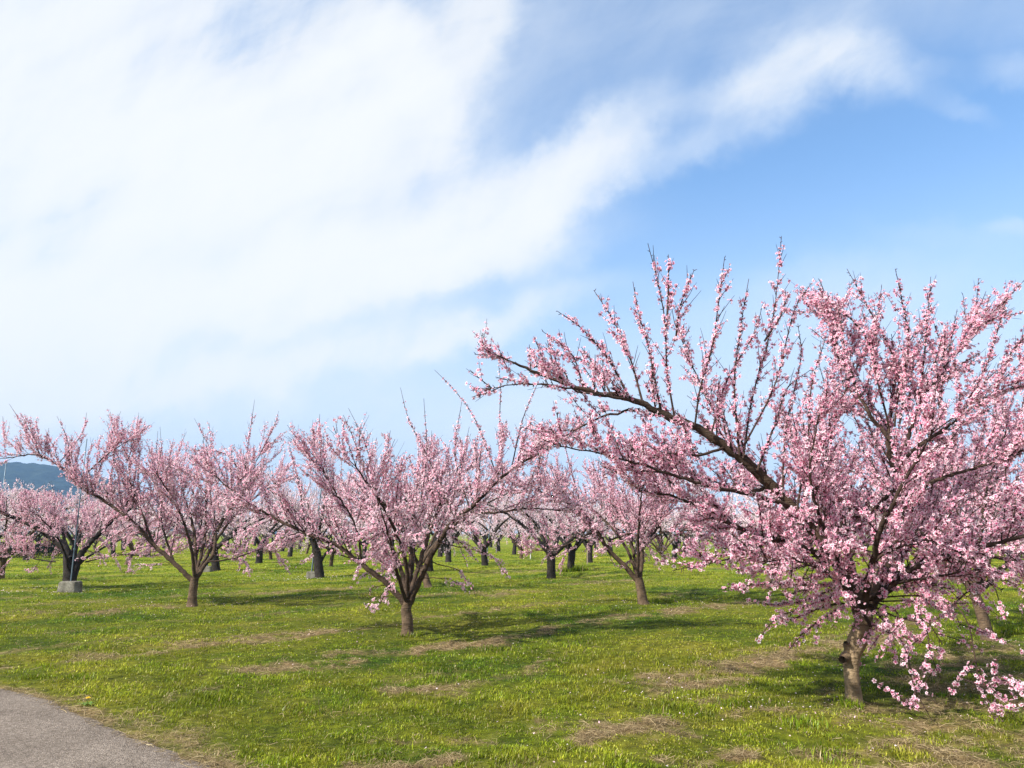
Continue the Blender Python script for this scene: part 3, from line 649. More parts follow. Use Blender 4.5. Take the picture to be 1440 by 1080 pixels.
    # limbs to the right, to the back and towards the lane
    t.limb(A((1214, 858, Y), (1262, 815, Y - .25), (1310, 790, Y - .5), (1360, 775, Y - .7), (1420, 760, Y - .9), (1500, 735, Y - 1.1)), 0.05, 0.007, 9, gap2=0.16, l2=(0.4, 1.1), t0=0.2, lmax=0.42, up=0.5)
    t.limb(A((1267, 745, Y + .5), (1320, 758, Y + .5), (1370, 775, Y + .4), (1440, 790, Y + .3), (1520, 780, Y + .2)), 0.032, 0.006, 8, gap2=0.17, l2=(0.4, 1.0), t0=0.1, lmax=0.42)
    t.limb(A((1212, 860, Y), (1225, 800, Y - .5), (1240, 740, Y - .9), (1270, 680, Y - 1.2), (1310, 610, Y - 1.4)), 0.04, 0.006, 8, gap2=0.2, l2=(0.4, 0.9), t0=0.3, lmax=0.36)
    t.limb(A((1210, 850, Y + .05), (1195, 790, Y + .6), (1180, 720, Y + 1.2), (1150, 660, Y + 1.8), (1120, 610, Y + 2.3)), 0.05, 0.008, 8, gap2=0.18, l2=(0.5, 1.2), t0=0.2, lmax=0.45)
    t.limb(A((1214, 850, Y + .1), (1260, 790, Y + .8), (1310, 730, Y + 1.6), (1360, 670, Y + 2.2)), 0.05, 0.008, 8, gap2=0.18, l2=(0.5, 1.2), t0=0.2, lmax=0.45)
    # lower limb to the left: (1160,780) out to (950,700)
    t.limb(A((1176, 790, Y), (1150, 778, Y - .1), (1110, 764, Y - .2), (1060, 750, Y - .3), (1000, 725, Y - .4), (955, 700, Y - .5), (900, 690, Y - .6)), 0.034, 0.006, 8, gap2=0.16, l2=(0.35, 0.85), t0=0.12, lmax=0.38, droop=0.4, up=0.25)
    for pts, r in [(((1112, 712, Y - .1), (1050, 694, Y - .35), (990, 682, Y - .55), (930, 662, Y - .7), (860, 642, Y - .8), (790, 628, Y - .9)), .024),
                   (((1085, 684, Y - .1), (1050, 690, Y + .3), (1000, 680, Y + .6), (950, 650, Y + .9), (900, 640, Y + 1.1)), .022),
                   (((1020, 629, Y - .2), (980, 640, Y - .4), (930, 640, Y - .5), (880, 660, Y - .6)), .016),
                   (((1160, 768, Y), (1120, 720, Y + .5), (1090, 690, Y + .9), (1050, 680, Y + 1.4)), .026),
                   (((1184, 800, Y), (1150, 720, Y - .5), (1140, 660, Y - .8), (1150, 590, Y - 1.0)), .024)]:
        t.limb(A(*pts), r, 0.005, 7, gap2=0.18, l2=(0.35, 0.85), t0=0.15, lmax=0.36, droop=0.45, endl=.5, taper=.5)
    for pts, r in [(((1130, 735, Y - .05), (1085, 762, Y - .35), (1040, 782, Y - .5), (1000, 792, Y - .6)), .018), (((1176, 790, Y), (1120, 788, Y + .4), (1060, 772, Y + .7), (1000, 758, Y + .9)), .022), (((1195, 825, Y), (1150, 800, Y - .6), (1110, 785, Y - .9), (1080, 790, Y - 1.0)), .018),
                   (((1214, 850, Y), (1260, 822, Y - .4), (1310, 812, Y - .7), (1375, 800, Y - .9)), .022), (((1205, 835, Y), (1230, 790, Y - .5), (1265, 770, Y - .8), (1310, 760, Y - 1.0)), .022), (((1235, 820, Y + .2), (1300, 790, Y + .5), (1370, 770, Y + .8), (1430, 745, Y + 1.)), .026)]:
        t.limb(A(*pts), r, 0.005, 7, gap2=0.16, l2=(0.3, 0.75), t0=0.15, lmax=0.34, droop=0.5, endl=.6, taper=.4)
    # thin stem crossing in front of the trunk
    t.limb(A((1224, 880, Y - .09), (1203, 848, Y - .12), (1187, 818, Y - .14), (1176, 786, Y - .16), (1165, 740, Y - .25), (1150, 690, Y - .4)), 0.02, 0.006, 7, gap2=0.2, l2=(0.3, 0.7), t0=0.4, lmax=0.35, fill=True)
    # low sprays on the left
    for pts in [((1195, 832, Y), (1140, 850, Y - .25), (1090, 872, Y - .45), (1064, 903, Y - .55)), ((1190, 825, Y), (1120, 822, Y - .3), (1060, 822, Y - .5), (1010, 829, Y - .7)), ((1160, 780, Y - .1), (1090, 790, Y - .4), (1020, 780, Y - .6), (970, 800, Y - .7)),
                ((1200, 845, Y), (1160, 868, Y - .2), (1130, 890, Y - .3), (1108, 916, Y - .4)), ((1190, 820, Y), (1130, 845, Y + .3), (1085, 850, Y + .4), (1045, 843, Y + .5)), ((1170, 785, Y), (1110, 800, Y + .2), (1050, 800, Y + .3), (1000, 790, Y + .4)),
                ((1185, 805, Y), (1140, 812, Y - .5), (1100, 820, Y - .8), (1075, 845, Y - .9)), ((1200, 850, Y), (1170, 850, Y - .1), (1120, 868, Y - .1), (1090, 880, Y)), ((1190, 820, Y), (1160, 822, Y - .2), (1130, 830, Y - .3), (1100, 838, Y - .35))]:
        P = resample(A(*pts), 0.05)[0]; t.zmin = 0.25; t.branch2(P, .010, bare=1.0, gap=0.07, lmax=0.24, up=-0.1, flower=1.25)
    # low sprays on the right, hanging towards the lane
    for pts in [((1216, 842, Y - .05), (1290, 838, Y - .4), (1340, 850, Y - .7), (1362, 880, Y - .8), (1372, 930, Y - .85), (1382, 980, Y - .9), (1422, 1046, Y - 1.0)),
                ((1220, 850, Y - .05), (1262, 868, Y - .4), (1300, 880, Y - .6), (1308, 915, Y - .65), (1322, 955, Y - .7)), ((1355, 955, Y - .88), (1385, 965, Y - .95), (1415, 955, Y - 1.0), (1440, 962, Y - 1.)),
                ((1230, 846, Y - .1), (1262, 862, Y - .5), (1255, 890, Y - .6), (1232, 880, Y - .7)), ((1225, 846, Y), (1300, 846, Y - .2), (1340, 862, Y - .25), (1352, 885, Y - .3)), ((1222, 852, Y), (1270, 905, Y - .5), (1285, 965, Y - .7), (1310, 1012, Y - .8)),
                ((1216, 842, Y), (1300, 815, Y - .5), (1370, 812, Y - .8), (1410, 830, Y - .9)), ((1230, 838, Y), (1290, 822, Y - .1), (1340, 830, Y - .1), (1380, 850, Y - .1)), ((1260, 870, Y - .3), (1300, 872, Y - .4), (1325, 905, Y - .4)),
                ((1240, 830, Y), (1300, 800, Y + .3), (1380, 800, Y + .4), (1440, 820, Y + .4)), ((1225, 850, Y - .1), (1245, 865, Y - .2), (1240, 895, Y - .25)), ((1330, 860, Y), (1400, 800, Y - .2), (1450, 800, Y - .2))]:
        P = resample(A(*pts), 0.05)[0]; t.tube(P, np.linspace(.009, .003, len(P)), 5); t.spur_bits(P, .006); t.bloom(P, 0.35, 1.0, 0.013, 0.024)
        m = len(P)
        for q in np.arange(0.25, 1.0, 0.14):       # forking side twigs that arch over and hang
            i = min(m - 2, int(q * (m - 1))); T = unit(P[i + 1] - P[i]); v = t.rng.normal(0, 1, 3); v[2] *= .4; W = t.walk(P[i], T * .8 + unit(v) * .9 + np.array((0, 0, .2)), t.rng.uniform(.2, .5), -0.9, 0.3)
            t.tube(W, np.linspace(.005, .002, len(W)), 4); t.bloom(W, .1, 1.0, 0.011, 0.024, t.rng.uniform(.6, 1)); t.shoot3(W, .004, .2, .26, .2, -.4)
    print('hero flowers', sum(len(f) for f in t.fp))
    return finish(t, base, 'large pink blossoming peach tree close by on the right with a long limb reaching left', G_FRONT, mat=M_NEAR, size=0.021, pale=0.46)
hero()

def auto_limbs(t, fork, k, reach, height, r0, az0=None, gap2=0.26, gap3=0.13, lmax=0.5, sides=7, l2=(0.5, 1.3), droop=0.28, azs=None, t0=0.27):
    az0 = t.rng.uniform(0, 2 * math.pi) if az0 is None else az0
    for i in range(k):
        az = (az0 + i * 2 * math.pi / k + t.rng.normal(0, .22)) if azs is None else rad(azs[i]); o = np.array((math.cos(az), math.sin(az), 0)); R = reach * t.rng.uniform(.8, 1.1) * (0.62 if azs is not None and azs[i] > 180 else 1.0); hh = (height - fork[2]) * t.rng.uniform(.5, .72)
        b = np.array((-o[1], o[0], 0)) * t.rng.normal(0, .2) * R
        t.limb([fork, fork + o * R * .22 + np.array((0, 0, hh * .34)), fork + o * R * .52 + np.array((0, 0, hh * .68)) + b * .4, fork + o * R + np.array((0, 0, hh)) + b], r0, 0.009, sides, gap2=gap2, gap3=gap3, lmax=lmax, l2=l2, t0=t0, droop=droop)

def key_tree(seed, base_px, trunk_px, limbs, shoots, label, group, mat=M_BARK, rt=0.09, extra=3, pale=0.6, reach=3.0, top=4.3, size=0.0205, gap3=0.11, gap2=0.2, petals='full', zmax=4.4, l2=(0.5, 1.6), hang=()):
    g = ground(*base_px); base = g.copy(); base[2] = float(relief(g[0], g[1])) - 0.02; Y = g[1]
    t = Tree(seed, 0.08, petals); t.rich = 2.6; t.dens = 1.45; t.zmin = 0.6; t.zmax = zmax
    A = lambda pts, z=0.0, s=0.0: put(base, [at(p[0], p[1], Y + (p[2] if len(p) > 2 else z + s * k)) for k, p in enumerate(pts)])
    trunk_tube(t, A([(base_px[0], base_px[1] + 3)] + trunk_px), [rt * 1.05, rt, rt * .95, rt * .9], 14)
    for pts, r in limbs: t.limb(A(pts, 0, t.rng.uniform(-.12, .12)), r, 0.007, 9, gap2=gap2, gap3=gap3, l2=l2, lmax=0.5, droop=0.30, t0=0.24, endl=0.6)
    for pts in shoots:
        P = resample(A(pts, t.rng.uniform(-.2, .2), t.rng.uniform(-.12, .12)), 0.07)[0]; t.branch2(P, .012, gap=0.1, lmax=0.36, up=0.5)
    t.zmin = 0.35
    for pts in hang:
        P = resample(A(pts, t.rng.uniform(-.4, .1), t.rng.uniform(-.1, .1)), 0.07)[0]; P[1:] += np.cumsum(t.rng.normal(0, .014, (len(P) - 1, 3)), axis=0)
        t.tube(P, np.linspace(.009, .003, len(P)), 4); t.bloom(P, .5, 1.0, .02, .03); t.shoot3(P, .006, .35, .13, .3, -.7)
    t.zmin = 0.6
    fork = A([trunk_px[-1]])[0]
    if extra: auto_limbs(t, fork, extra + 1, reach * .85, top, 0.042, gap2=gap2 + .02, gap3=gap3, l2=l2, azs=[68, 118, 95, 265, 240, 300], t0=0.42)
    print(label[:30], sum(len(f) for f in t.fp))
    return finish(t, base, label, group, mat, size, pale)

key_tree(202, (573, 893), [(573, 872), (571, 858), (574, 846)],
    [([(572, 852), (545, 822), (510, 795), (472, 766), (430, 750), (382, 726), (342, 702), (300, 668)], .05), ([(575, 850), (586, 825), (600, 795), (618, 762), (640, 730), (662, 714), (692, 684), (722, 658), (765, 632), (800, 610)], .055),
     ([(573, 850), (578, 815, .3), (582, 770, .6), (590, 715, .9), (600, 650, 1.1)], .04), ([(572, 850), (560, 810, -.5), (548, 760, -1.0), (530, 700, -1.4)], .035), ([(662, 714), (690, 722), (740, 715), (790, 718)], .02), ([(510, 795), (500, 740), (470, 690), (440, 640)], .02)],
    [[(527, 770), (530, 700), (514, 625), (490, 574)], [(700, 672), (668, 590), (640, 550), (611, 520)], [(707, 668), (703, 590), (704, 545), (700, 502)], [(640, 730), (600, 640), (575, 590), (563, 545)], [(720, 655), (735, 590), (760, 530)],
     [(430, 750), (420, 680), (405, 620)], [(660, 715), (640, 640), (650, 560)], [(590, 715), (600, 640), (596, 560)], [(610, 780), (640, 690), (660, 600)]],
    'medium peach tree in the middle with a low forked brown trunk and spreading limbs', G_FRONT, rt=0.088, extra=3, pale=0.70, reach=2.9, top=3.8, zmax=3.5, hang=[[(605, 790), (635, 792), (662, 806), (680, 832)], [(592, 812), (630, 810), (668, 824)], [(548, 822), (528, 822), (515, 828)], [(618, 765), (655, 770), (690, 785), (715, 812)], [(470, 766), (440, 775), (415, 790)], [(590, 800), (570, 790), (545, 800)]])
key_tree(303, (270, 852), [(271, 835), (273, 820), (274, 812)],
    [([(272, 818), (245, 792), (217, 767), (195, 742), (173, 723), (140, 700), (110, 677), (88, 659), (53, 640), (0, 645)], .055), ([(275, 815), (288, 795), (300, 778), (304, 750), (312, 735), (330, 705), (350, 680)], .05),
     ([(110, 677), (150, 640), (180, 620)], .02), ([(310, 737), (340, 690), (365, 640)], .03), ([(274, 812), (278, 770, .6), (285, 720, 1.3)], .04), ([(217, 767), (200, 722), (182, 668), (186, 615)], .03), ([(245, 792), (228, 735, .5), (228, 665, .9)], .03), ([(292, 790), (330, 785), (370, 770), (400, 762)], .018)],
    [[(100, 668), (95, 620), (80, 585)], [(60, 645), (40, 610), (13, 568)], [(190, 735), (195, 650), (195, 580)], [(340, 690), (350, 620), (358, 562)], [(330, 705), (300, 640), (273, 588)], [(305, 750), (290, 660), (285, 600)], [(365, 640), (385, 600), (392, 578)],
     [(130, 690), (150, 630), (170, 578)], [(220, 765), (230, 680), (225, 600)], [(345, 690), (320, 640), (253, 632)], [(150, 700), (160, 640), (150, 592)], [(240, 780), (255, 700), (250, 640)], [(170, 720), (215, 650), (222, 606)], [(80, 655), (115, 610), (122, 580)]],
    'peach tree on the left whose slender trunk forks in a wide V', G_FRONT, rt=0.098, hang=[[(217, 767), (180, 775), (140, 785), (100, 788)], [(250, 795), (220, 790), (190, 792)], [(300, 780), (330, 790), (355, 798)]], extra=3, pale=0.62, reach=3.0, top=4.5)
key_tree(404, (905, 850), [(902, 832), (899, 818), (897, 812)],
    [([(899, 820), (878, 795), (855, 772), (838, 745), (820, 722), (800, 708), (775, 697), (748, 690), (700, 690)], .062), ([(899, 818), (903, 790), (905, 765), (920, 748), (930, 730), (928, 700), (935, 660)], .048),
     ([(855, 772), (858, 760), (875, 754), (900, 746), (920, 735), (945, 715)], .022), ([(905, 770), (930, 750), (970, 746), (1010, 742)], .022), ([(897, 812), (890, 770, .6), (880, 720, 1.3)], .04), ([(838, 745), (810, 760), (780, 772), (750, 775)], .018)],
    [[(870, 755), (850, 700), (830, 640)], [(820, 722), (800, 650), (790, 600)], [(890, 750), (860, 690), (840, 640)], [(930, 700), (910, 640), (900, 600)], [(760, 692), (770, 640), (775, 600)], [(930, 720), (960, 650), (970, 610)]],
    'peach tree with a thick dark limb slanting left, left of the large near tree', G_FRONT, hang=[[(920, 748), (940, 775), (945, 795)], [(855, 772), (862, 790), (880, 795)], [(838, 745), (800, 775), (770, 790)], [(905, 765), (935, 780), (960, 790)]], rt=0.105, extra=3, pale=0.58, reach=3.0, top=4.5)
key_tree(505, (97, 829), [(98, 822), (98, 814), (98, 806)],
    [([(97, 818), (95, 795), (93, 774), (80, 760), (67, 752), (44, 738), (5, 722), (-40, 700)], .14), ([(100, 818), (104, 806), (111, 785), (124, 766), (140, 750), (156, 734), (185, 715), (215, 690)], .12), ([(55, 748), (45, 730), (40, 710), (35, 692)], .035), ([(99, 785), (85, 740, .8), (70, 690, 1.5)], .06), ([(78, 790), (60, 788), (20, 780), (-20, 782)], .02), ([(120, 790), (170, 780), (210, 782), (240, 775)], .02)],
    [[(60, 745), (70, 715), (80, 690)], [(140, 750), (150, 700), (160, 660)], [(10, 725), (0, 700), (5, 685)]],
    'old black-barked peach tree with two thick limbs rising behind the large concrete block', G_MID, M_OLD, rt=0.19, extra=3, pale=0.6, reach=3.2, top=3.0, gap2=0.2, gap3=0.12, zmax=2.95)
key_tree(606, (449, 812), [(448, 798), (446, 782), (444, 772)],
    [([(446, 790), (440, 765), (428, 745), (410, 725), (385, 700)], .09), ([(449, 795), (458, 778), (472, 768), (490, 762), (515, 745)], .06), ([(445, 775), (452, 730), (460, 690), (465, 650)], .06)],
    [[(440, 750), (445, 680), (440, 630)], [(460, 720), (480, 660), (470, 620)]],
    'old peach tree with a stout black trunk beside a thin grey post', G_MID, M_OLD, rt=0.17, extra=4, pale=0.7, reach=3.4, top=4.7, gap2=0.22, gap3=0.13, petals='simple', zmax=4.9)
key_tree(707, (1391, 898), [(1385, 878), (1376, 850), (1370, 835)],
    [([(1372, 840), (1362, 810), (1345, 780), (1322, 750), (1300, 700), (1285, 640)], .06), ([(1372, 838), (1385, 800), (1395, 755), (1400, 700), (1420, 640)], .055), ([(1371, 836), (1420, 790), (1470, 740), (1530, 700)], .05), ([(1371, 836), (1360, 790, .8), (1350, 730, 1.6)], .045)],
    [[(1395, 740), (1380, 650), (1390, 560)], [(1420, 650), (1440, 560), (1450, 490)], [(1300, 700), (1320, 620), (1330, 560)]],
    'peach tree with a leaning trunk behind the large near tree at the right edge', G_FRONT, rt=0.088, extra=3, pale=0.5, reach=3.0, top=4.3)

# variants copied through the rest of the orchard
def variant(seed, simple, dens, mat, old):
    t = Tree(seed, 0.10 if simple else 0.09, 'simple'); t.zmin = 0.6; t.rich = 1.4 if simple else 2.2; t.zmax = 4.9 + t.rng.uniform(-.25, .3); t.dens = dens
    fz = t.rng.uniform(.75, 1.05) if old else t.rng.uniform(.5, .75); lean = np.array((t.rng.normal(0, .14), t.rng.normal(0, .14), 0)); fork = lean + np.array((0, 0, fz)); r = 0.17 if old else 0.105
    trunk_tube(t, [np.array((0, 0, -.06)), lean * .4 + np.array((0, 0, fz * .5)), fork], [r * 1.05, r, r * .95], 10)
    auto_limbs(t, fork - np.array((0, 0, .04)), int(t.rng.integers(4, 6)), t.rng.uniform(3.1, 3.6), t.rng.uniform(4.2, 4.7), r * .58, gap2=0.30 if simple else 0.25, gap3=0.19 if simple else 0.15, sides=6, l2=(0.6, 2.0), droop=0.42)
    return t.wood_mesh('trunk', mat), t.flower_mesh('crown', 0.050 if simple else 0.030, 0.60 + 0.3 * t.rng.random())
NEARV = [variant(21, False, 1.0, M_BARK, False), variant(22, False, 1.0, M_OLD, True), variant(23, False, 1.0, M_BARK, False), variant(24, False, 1.0, M_OLD, True)]
FARV = [variant(31, True, 0.8, M_BARK, False), variant(32, True, 0.8, M_OLD, True), variant(33, True, 0.8, M_OLD, True)]
def plant(v, xy, rz, sc, label, group):
    e = empty('peach_tree', (xy[0], xy[1], float(relief(xy[0], xy[1])))); e.rotation_euler = (0, 0, rz); e.scale = (sc, sc, sc); tag(e, label, 'tree', group)
    link('trunk', v[0], e); link('crown', v[1], e)

SEEN = [  # pixel of the trunk's foot, variant, turn, size, label
    ((603, 826), 0, 0.4, 1.0, 'young brown-trunked peach tree just behind the fork of the middle tree'),
    ((1077, 829), 2, 1.1, 1.0, 'slim-trunked peach tree showing under the low left sprays of the large near tree'),
    ((802, 803), 3, 2.0, 0.95, 'dark-trunked peach tree with a tuft of tall grass at its foot'),
    ((682, 795), 1, 0.7, 1.0, 'black-trunked peach tree standing alone between the middle tree and the tufted one'),
    ((829, 792), 3, 4.2, 0.95, 'black-trunked peach tree right beside a short pale post'),
    ((894, 780), 1, 2.6, 1.0, 'far dark-trunked peach tree seen just left of a slanting fork'),
    ((938, 795), 2, 5.0, 0.95, 'peach tree with a thin curving trunk right of the dark-limbed tree'),
    ((948, 787), 1, 1.5, 0.95, 'short black-trunked peach tree right behind a thin curving one'),
    ((304, 803), 3, 0.2, 1.0, 'black-trunked peach tree right behind the V-forked one'),
    ((381, 787), 0, 2.2, 1.0, 'small peach tree with a low Y-shaped trunk seen between the left and middle trees'),
    ((397, 775), 1, 3.4, 0.95, 'far peach tree with a squat dark trunk right of the small Y-shaped one'),
    ((347, 776), 1, 5.4, 0.95, 'far peach tree with a dark stump-like trunk left of the small Y-shaped one'),
    ((431, 779), 2, 0.9, 0.95, 'far slender-trunked peach tree just left of the stout black trunk'),
    ((177, 795), 0, 3.9, 1.0, 'low-forked peach tree between the concrete block and the V-forked tree'),
    ((-95, 800), 3, 1.0, 0.95, 'dark peach tree cut off by the left edge of the photo'),
]
placed = [H0[:2]] + [b[:2] for b in BASES.values()]
for px, vi, rz, sc, lab in SEEN:
    g = ground(*px); plant((NEARV if g[1] < 48 else NEARV)[vi], g[:2], rz, sc, lab, G_MID); placed.append(g[:2])
rng = np.random.default_rng(5); count = 0
for i in range(-14, 26):
    for j in range(0, 26):
        p = H0[:2] + i * UAX + j * VAX + rng.normal(0, .25, 2); r = math.hypot(*p)
        if p[1] < 4 or r > 138 or abs(p[0]) > 0.70 * p[1] + 5.0 or r < 9: continue
        if min(np.hypot(*(p - q)) for q in placed) < (4.4 if r < 45 else 3.6): continue
        v = NEARV[rng.integers(0, 4)] if r < 46 else FARV[rng.integers(0, 3)]
        side = 'right' if p[0] > 0 else 'left'
        plant(v, p, rng.uniform(0, 6.28), rng.uniform(.9, 1.06), 'pink blossoming peach tree in the rows behind, its trunk lost among others', G_FAR); count += 1
print('far trees', count)

# ------------------------------------------------------------------ posts, blocks and the rest
def concrete_mat():
    M = Mat('weathered_concrete'); co = M.coord(); n1 = M.noise(co, 5, 6, 0.65); n2 = M.noise(co, 40, 3, 0.6)
    c = M.ramp(n1, [(0.3, (0.07, 0.065, 0.05)), (0.55, (0.19, 0.178, 0.145)), (0.75, (0.30, 0.285, 0.24))])
    c = M.mix(0.5, c, M.ramp(n2, [(0.35, (0.6, 0.6, 0.58)), (0.6, (1.1, 1.1, 1.1))]), 'MULTIPLY'); M.bsdf(c, 0.92, n2, 0.01, spec=0.2); return M.m
def steel_mat():
    M = Mat('galvanised_pipe'); co = M.coord(); n1 = M.noise(co, 6, 4, 0.6)
    c = M.ramp(n1, [(0.35, (0.09, 0.13, 0.17)), (0.65, (0.16, 0.21, 0.25))]); M.bsdf(c, 0.5, None, 0, 0.55, 0.4); return M.m
M_CONC = concrete_mat(); M_STEEL = steel_mat()
def rough_block(w, d, h, seed):
    n = 9; V = []; F = []
    u = np.linspace(-1, 1, n)
    def face(f):
        k = len(V)
        for a in u:
            for b in u: V.append(f(a, b))
        for i in range(n - 1):
            for j in range(n - 1): F.append((k + i * n + j, k + (i + 1) * n + j, k + (i + 1) * n + j + 1, k + i * n + j + 1))
    face(lambda a, b: (a, b, 1)); face(lambda a, b: (b, a, -1)); face(lambda a, b: (a, -1, b)); face(lambda a, b: (b, 1, a)); face(lambda a, b: (1, a, b)); face(lambda a, b: (-1, b, a))
    V = np.array(V, float); r = (np.abs(V) ** 9).sum(1) ** (1 / 9); V = V / r[:, None]        # worn, rounded edges
    V *= 1 + 0.035 * (fbm(V[:, 0] * 2.2 + V[:, 2] * 1.3 + seed, V[:, 1] * 2.2 + V[:, 2] * .7, seed, 3) - .5)[:, None] * 2
    V[:, :2] *= (1.0 - 0.05 * V[:, 2:3]); return V * np.array((w / 2, d / 2, h / 2)) + np.array((0, 0, h / 2 - .04)), F
def pipe_mesh(p0, p1, r, mat, sides=12, name='pipe'):
    t = Tree(1); t.tube(np.array([p0, np.array(p0) * .5 + np.array(p1) * .5, p1, np.array(p1) + np.array((0, 0, .004))]), [r, r, r, 0.001], sides); return t.wood_mesh(name, mat)
def post(foot_px, head_px, size, label, r=0.024, seed=1, cat='post'):
    g = ground(*foot_px); z = float(relief(g[0], g[1])); e = empty('frost_fan_post', (g[0], g[1], z)); e.name = 'steel_post'; tag(e, label, cat, 'leaning steel posts set in concrete')
    w, d, h = size; V, Fc = rough_block(w, d, h, seed); link('concrete_base', mesh_from('concrete_base', V, Fc, None, [M_CONC], smooth=True), e)
    top = at(head_px[0], head_px[1], g[1] + 0.1) - np.array((g[0], g[1], z)); p = link('pipe', pipe_mesh((0, 0, h - .06), top, r, M_STEEL), e)
    for f in (0.22, 0.45): # wire clamps round the pipe
        q = np.array((0, 0, h - .06)) * (1 - f) + top * f; link('clamp', pipe_mesh(q - top * .006, q + top * .006, r * 1.6, M_STEEL, 10, 'clamp'), p)
    return e
post((98, 832), (122, 617), (0.50, 0.45, 0.34), 'blue-grey steel post leaning from the large concrete block at the left', 0.017, 3)
post((438, 812), (457, 638), (0.34, 0.3, 0.27), 'thin steel post in a small block against the stout black trunk', 0.028, 5)
post((291, 804), (309, 655), (0.36, 0.3, 0.28), 'steel post in a small block left of the black trunk behind the V-forked tree', 0.026, 7)
post((684, 790), (695, 690), (0.3, 0.3, 0.2), 'steel post beside the lone black trunk right of the middle tree', 0.03, 9)
post((-9, 803), (9, 648), (0.36, 0.3, 0.28), 'steel post at the left edge rising before the blue hill', 0.018, 11)

def paint_mat(name, c):
    M = Mat(name); n = M.noise(M.coord(), 14, 4, 0.6); M.bsdf(M.ramp(n, [(0.3, tuple(x * .75 for x in c)), (0.6, c)]), 0.6, None, spec=0.3); return M.m
M_WHITE = paint_mat('white_paint', (0.62, 0.62, 0.60)); M_PALEWOOD = paint_mat('pale_wood', (0.30, 0.24, 0.17))
def stake(foot, head_y, r, label, mat=M_WHITE):
    g = ground(*foot); top = at(foot[0] + 1, head_y, g[1])[2]; z = float(relief(g[0], g[1]))
    e = empty('garden_stake', (g[0], g[1], z)); tag(e, label, 'stake')
    link('shaft', pipe_mesh((0, 0, -.05), (0.02, 0, top - .06), r, mat, 10, 'shaft'), e); link('tip', pipe_mesh((0.02, 0, top - .06), (0.022, 0, top), r * .75, mat, 10, 'tip'), e)
stake((826, 794), 764, 0.025, 'short pale post right against a black trunk beyond the tufted tree', M_PALEWOOD)
stake((746, 786), 763, 0.03, 'thin white stake standing alone in the far grass')

# wooden prop under the low limbs at the left edge
def prop():
    g = ground(12, 785); e = empty('wooden_prop', tuple(g)); tag(e, 'two grey sticks propping low branches at the left edge', 'prop')
    a = at(16, 762, g[1]) - g; b = at(-3, 783, g[1]) - g; c = at(8, 763, g[1]) - g
    link('stick', pipe_mesh((0.09, 0, -.05), a, 0.035, M_PALEWOOD, 8, 'stick'), e); link('stick', pipe_mesh(b, c, 0.035, M_PALEWOOD, 8, 'stick'), e)
prop()

# dark hedge far left
def hedge():
    a = ground(-120, 785); b = ground(90, 785); rng = np.random.default_rng(77); n = 26000; L = np.linalg.norm(b - a)
    u = rng.uniform(0, 1, n); top = 0.72 + 0.5 * fbm(u * L * 0.9, u * 0, 4, 3); hgt = top * np.sqrt(rng.random(n)); wd = 0.65 * np.sqrt(np.clip(1 - (hgt / (top + .05)) ** 3, 0, 1))
    P = a + (b - a) * u[:, None]; P[:, 1] += rng.uniform(-1, 1, n) * wd; P[:, 2] = hgt
    s1 = rng.normal(0, 1, (n, 3)); s1 /= np.linalg.norm(s1, axis=1)[:, None]; s2 = rng.normal(0, 1, (n, 3)); s2 -= s1 * (s1 * s2).sum(1)[:, None]; s2 /= np.linalg.norm(s2, axis=1)[:, None]
    sz = rng.uniform(.03, .06, n)[:, None]; V = np.stack([P - s1 * sz, P + s2 * sz * .5, P + s1 * sz, P - s2 * sz * .5], 1) - a; Q = np.arange(n)[:, None] * 4 + np.arange(4)[None]
    c = np.array((0.010, 0.016, 0.009)) * rng.uniform(.5, 1.6, n)[:, None]
    M = Mat('hedge_leaf'); M.bsdf(M.attr('Col', 'Color'), 0.7, None, spec=0.15)
    o = link('hedge', mesh_from('hedge', V.reshape(-1, 3), Q, None, [M.m], color=np.repeat(c[:, None], 4, 1).reshape(-1, 3)), None, tuple(a)); tag(o, 'low very dark clipped hedge beyond the grass at the left edge', 'hedge')
hedge()

# a crumpled white sheet in the far grass behind the near tree
def sheet():
    g = ground(1092, 793); n = 26; u, v = np.meshgrid(np.linspace(-1, 1, n), np.linspace(-1, 1, n), indexing='ij'); rr = np.hypot(u, v)
    h = np.clip(1 - rr ** 2, 0, 1) * (0.15 + 0.28 * fbm(u * 2.4 + 3, v * 2.4, 6, 4) + 0.10 * np.abs(u)); V = np.stack([u * .52, v * .4, h + .02], -1).reshape(-1, 3)
    i = np.arange(n - 1)[:, None] * n; j = np.arange(n - 1)[None]; Q = np.stack([i + j, i + n + j, i + n + j + 1, i + j + 1], -1).reshape(-1, 4)
    o = link('plastic_sheet', mesh_from('plastic_sheet', V, Q, None, [M_WHITE], smooth=True), None, tuple(g)); tag(o, 'crumpled white sheet lying in the far grass behind the large near tree', 'sheet')
sheet()

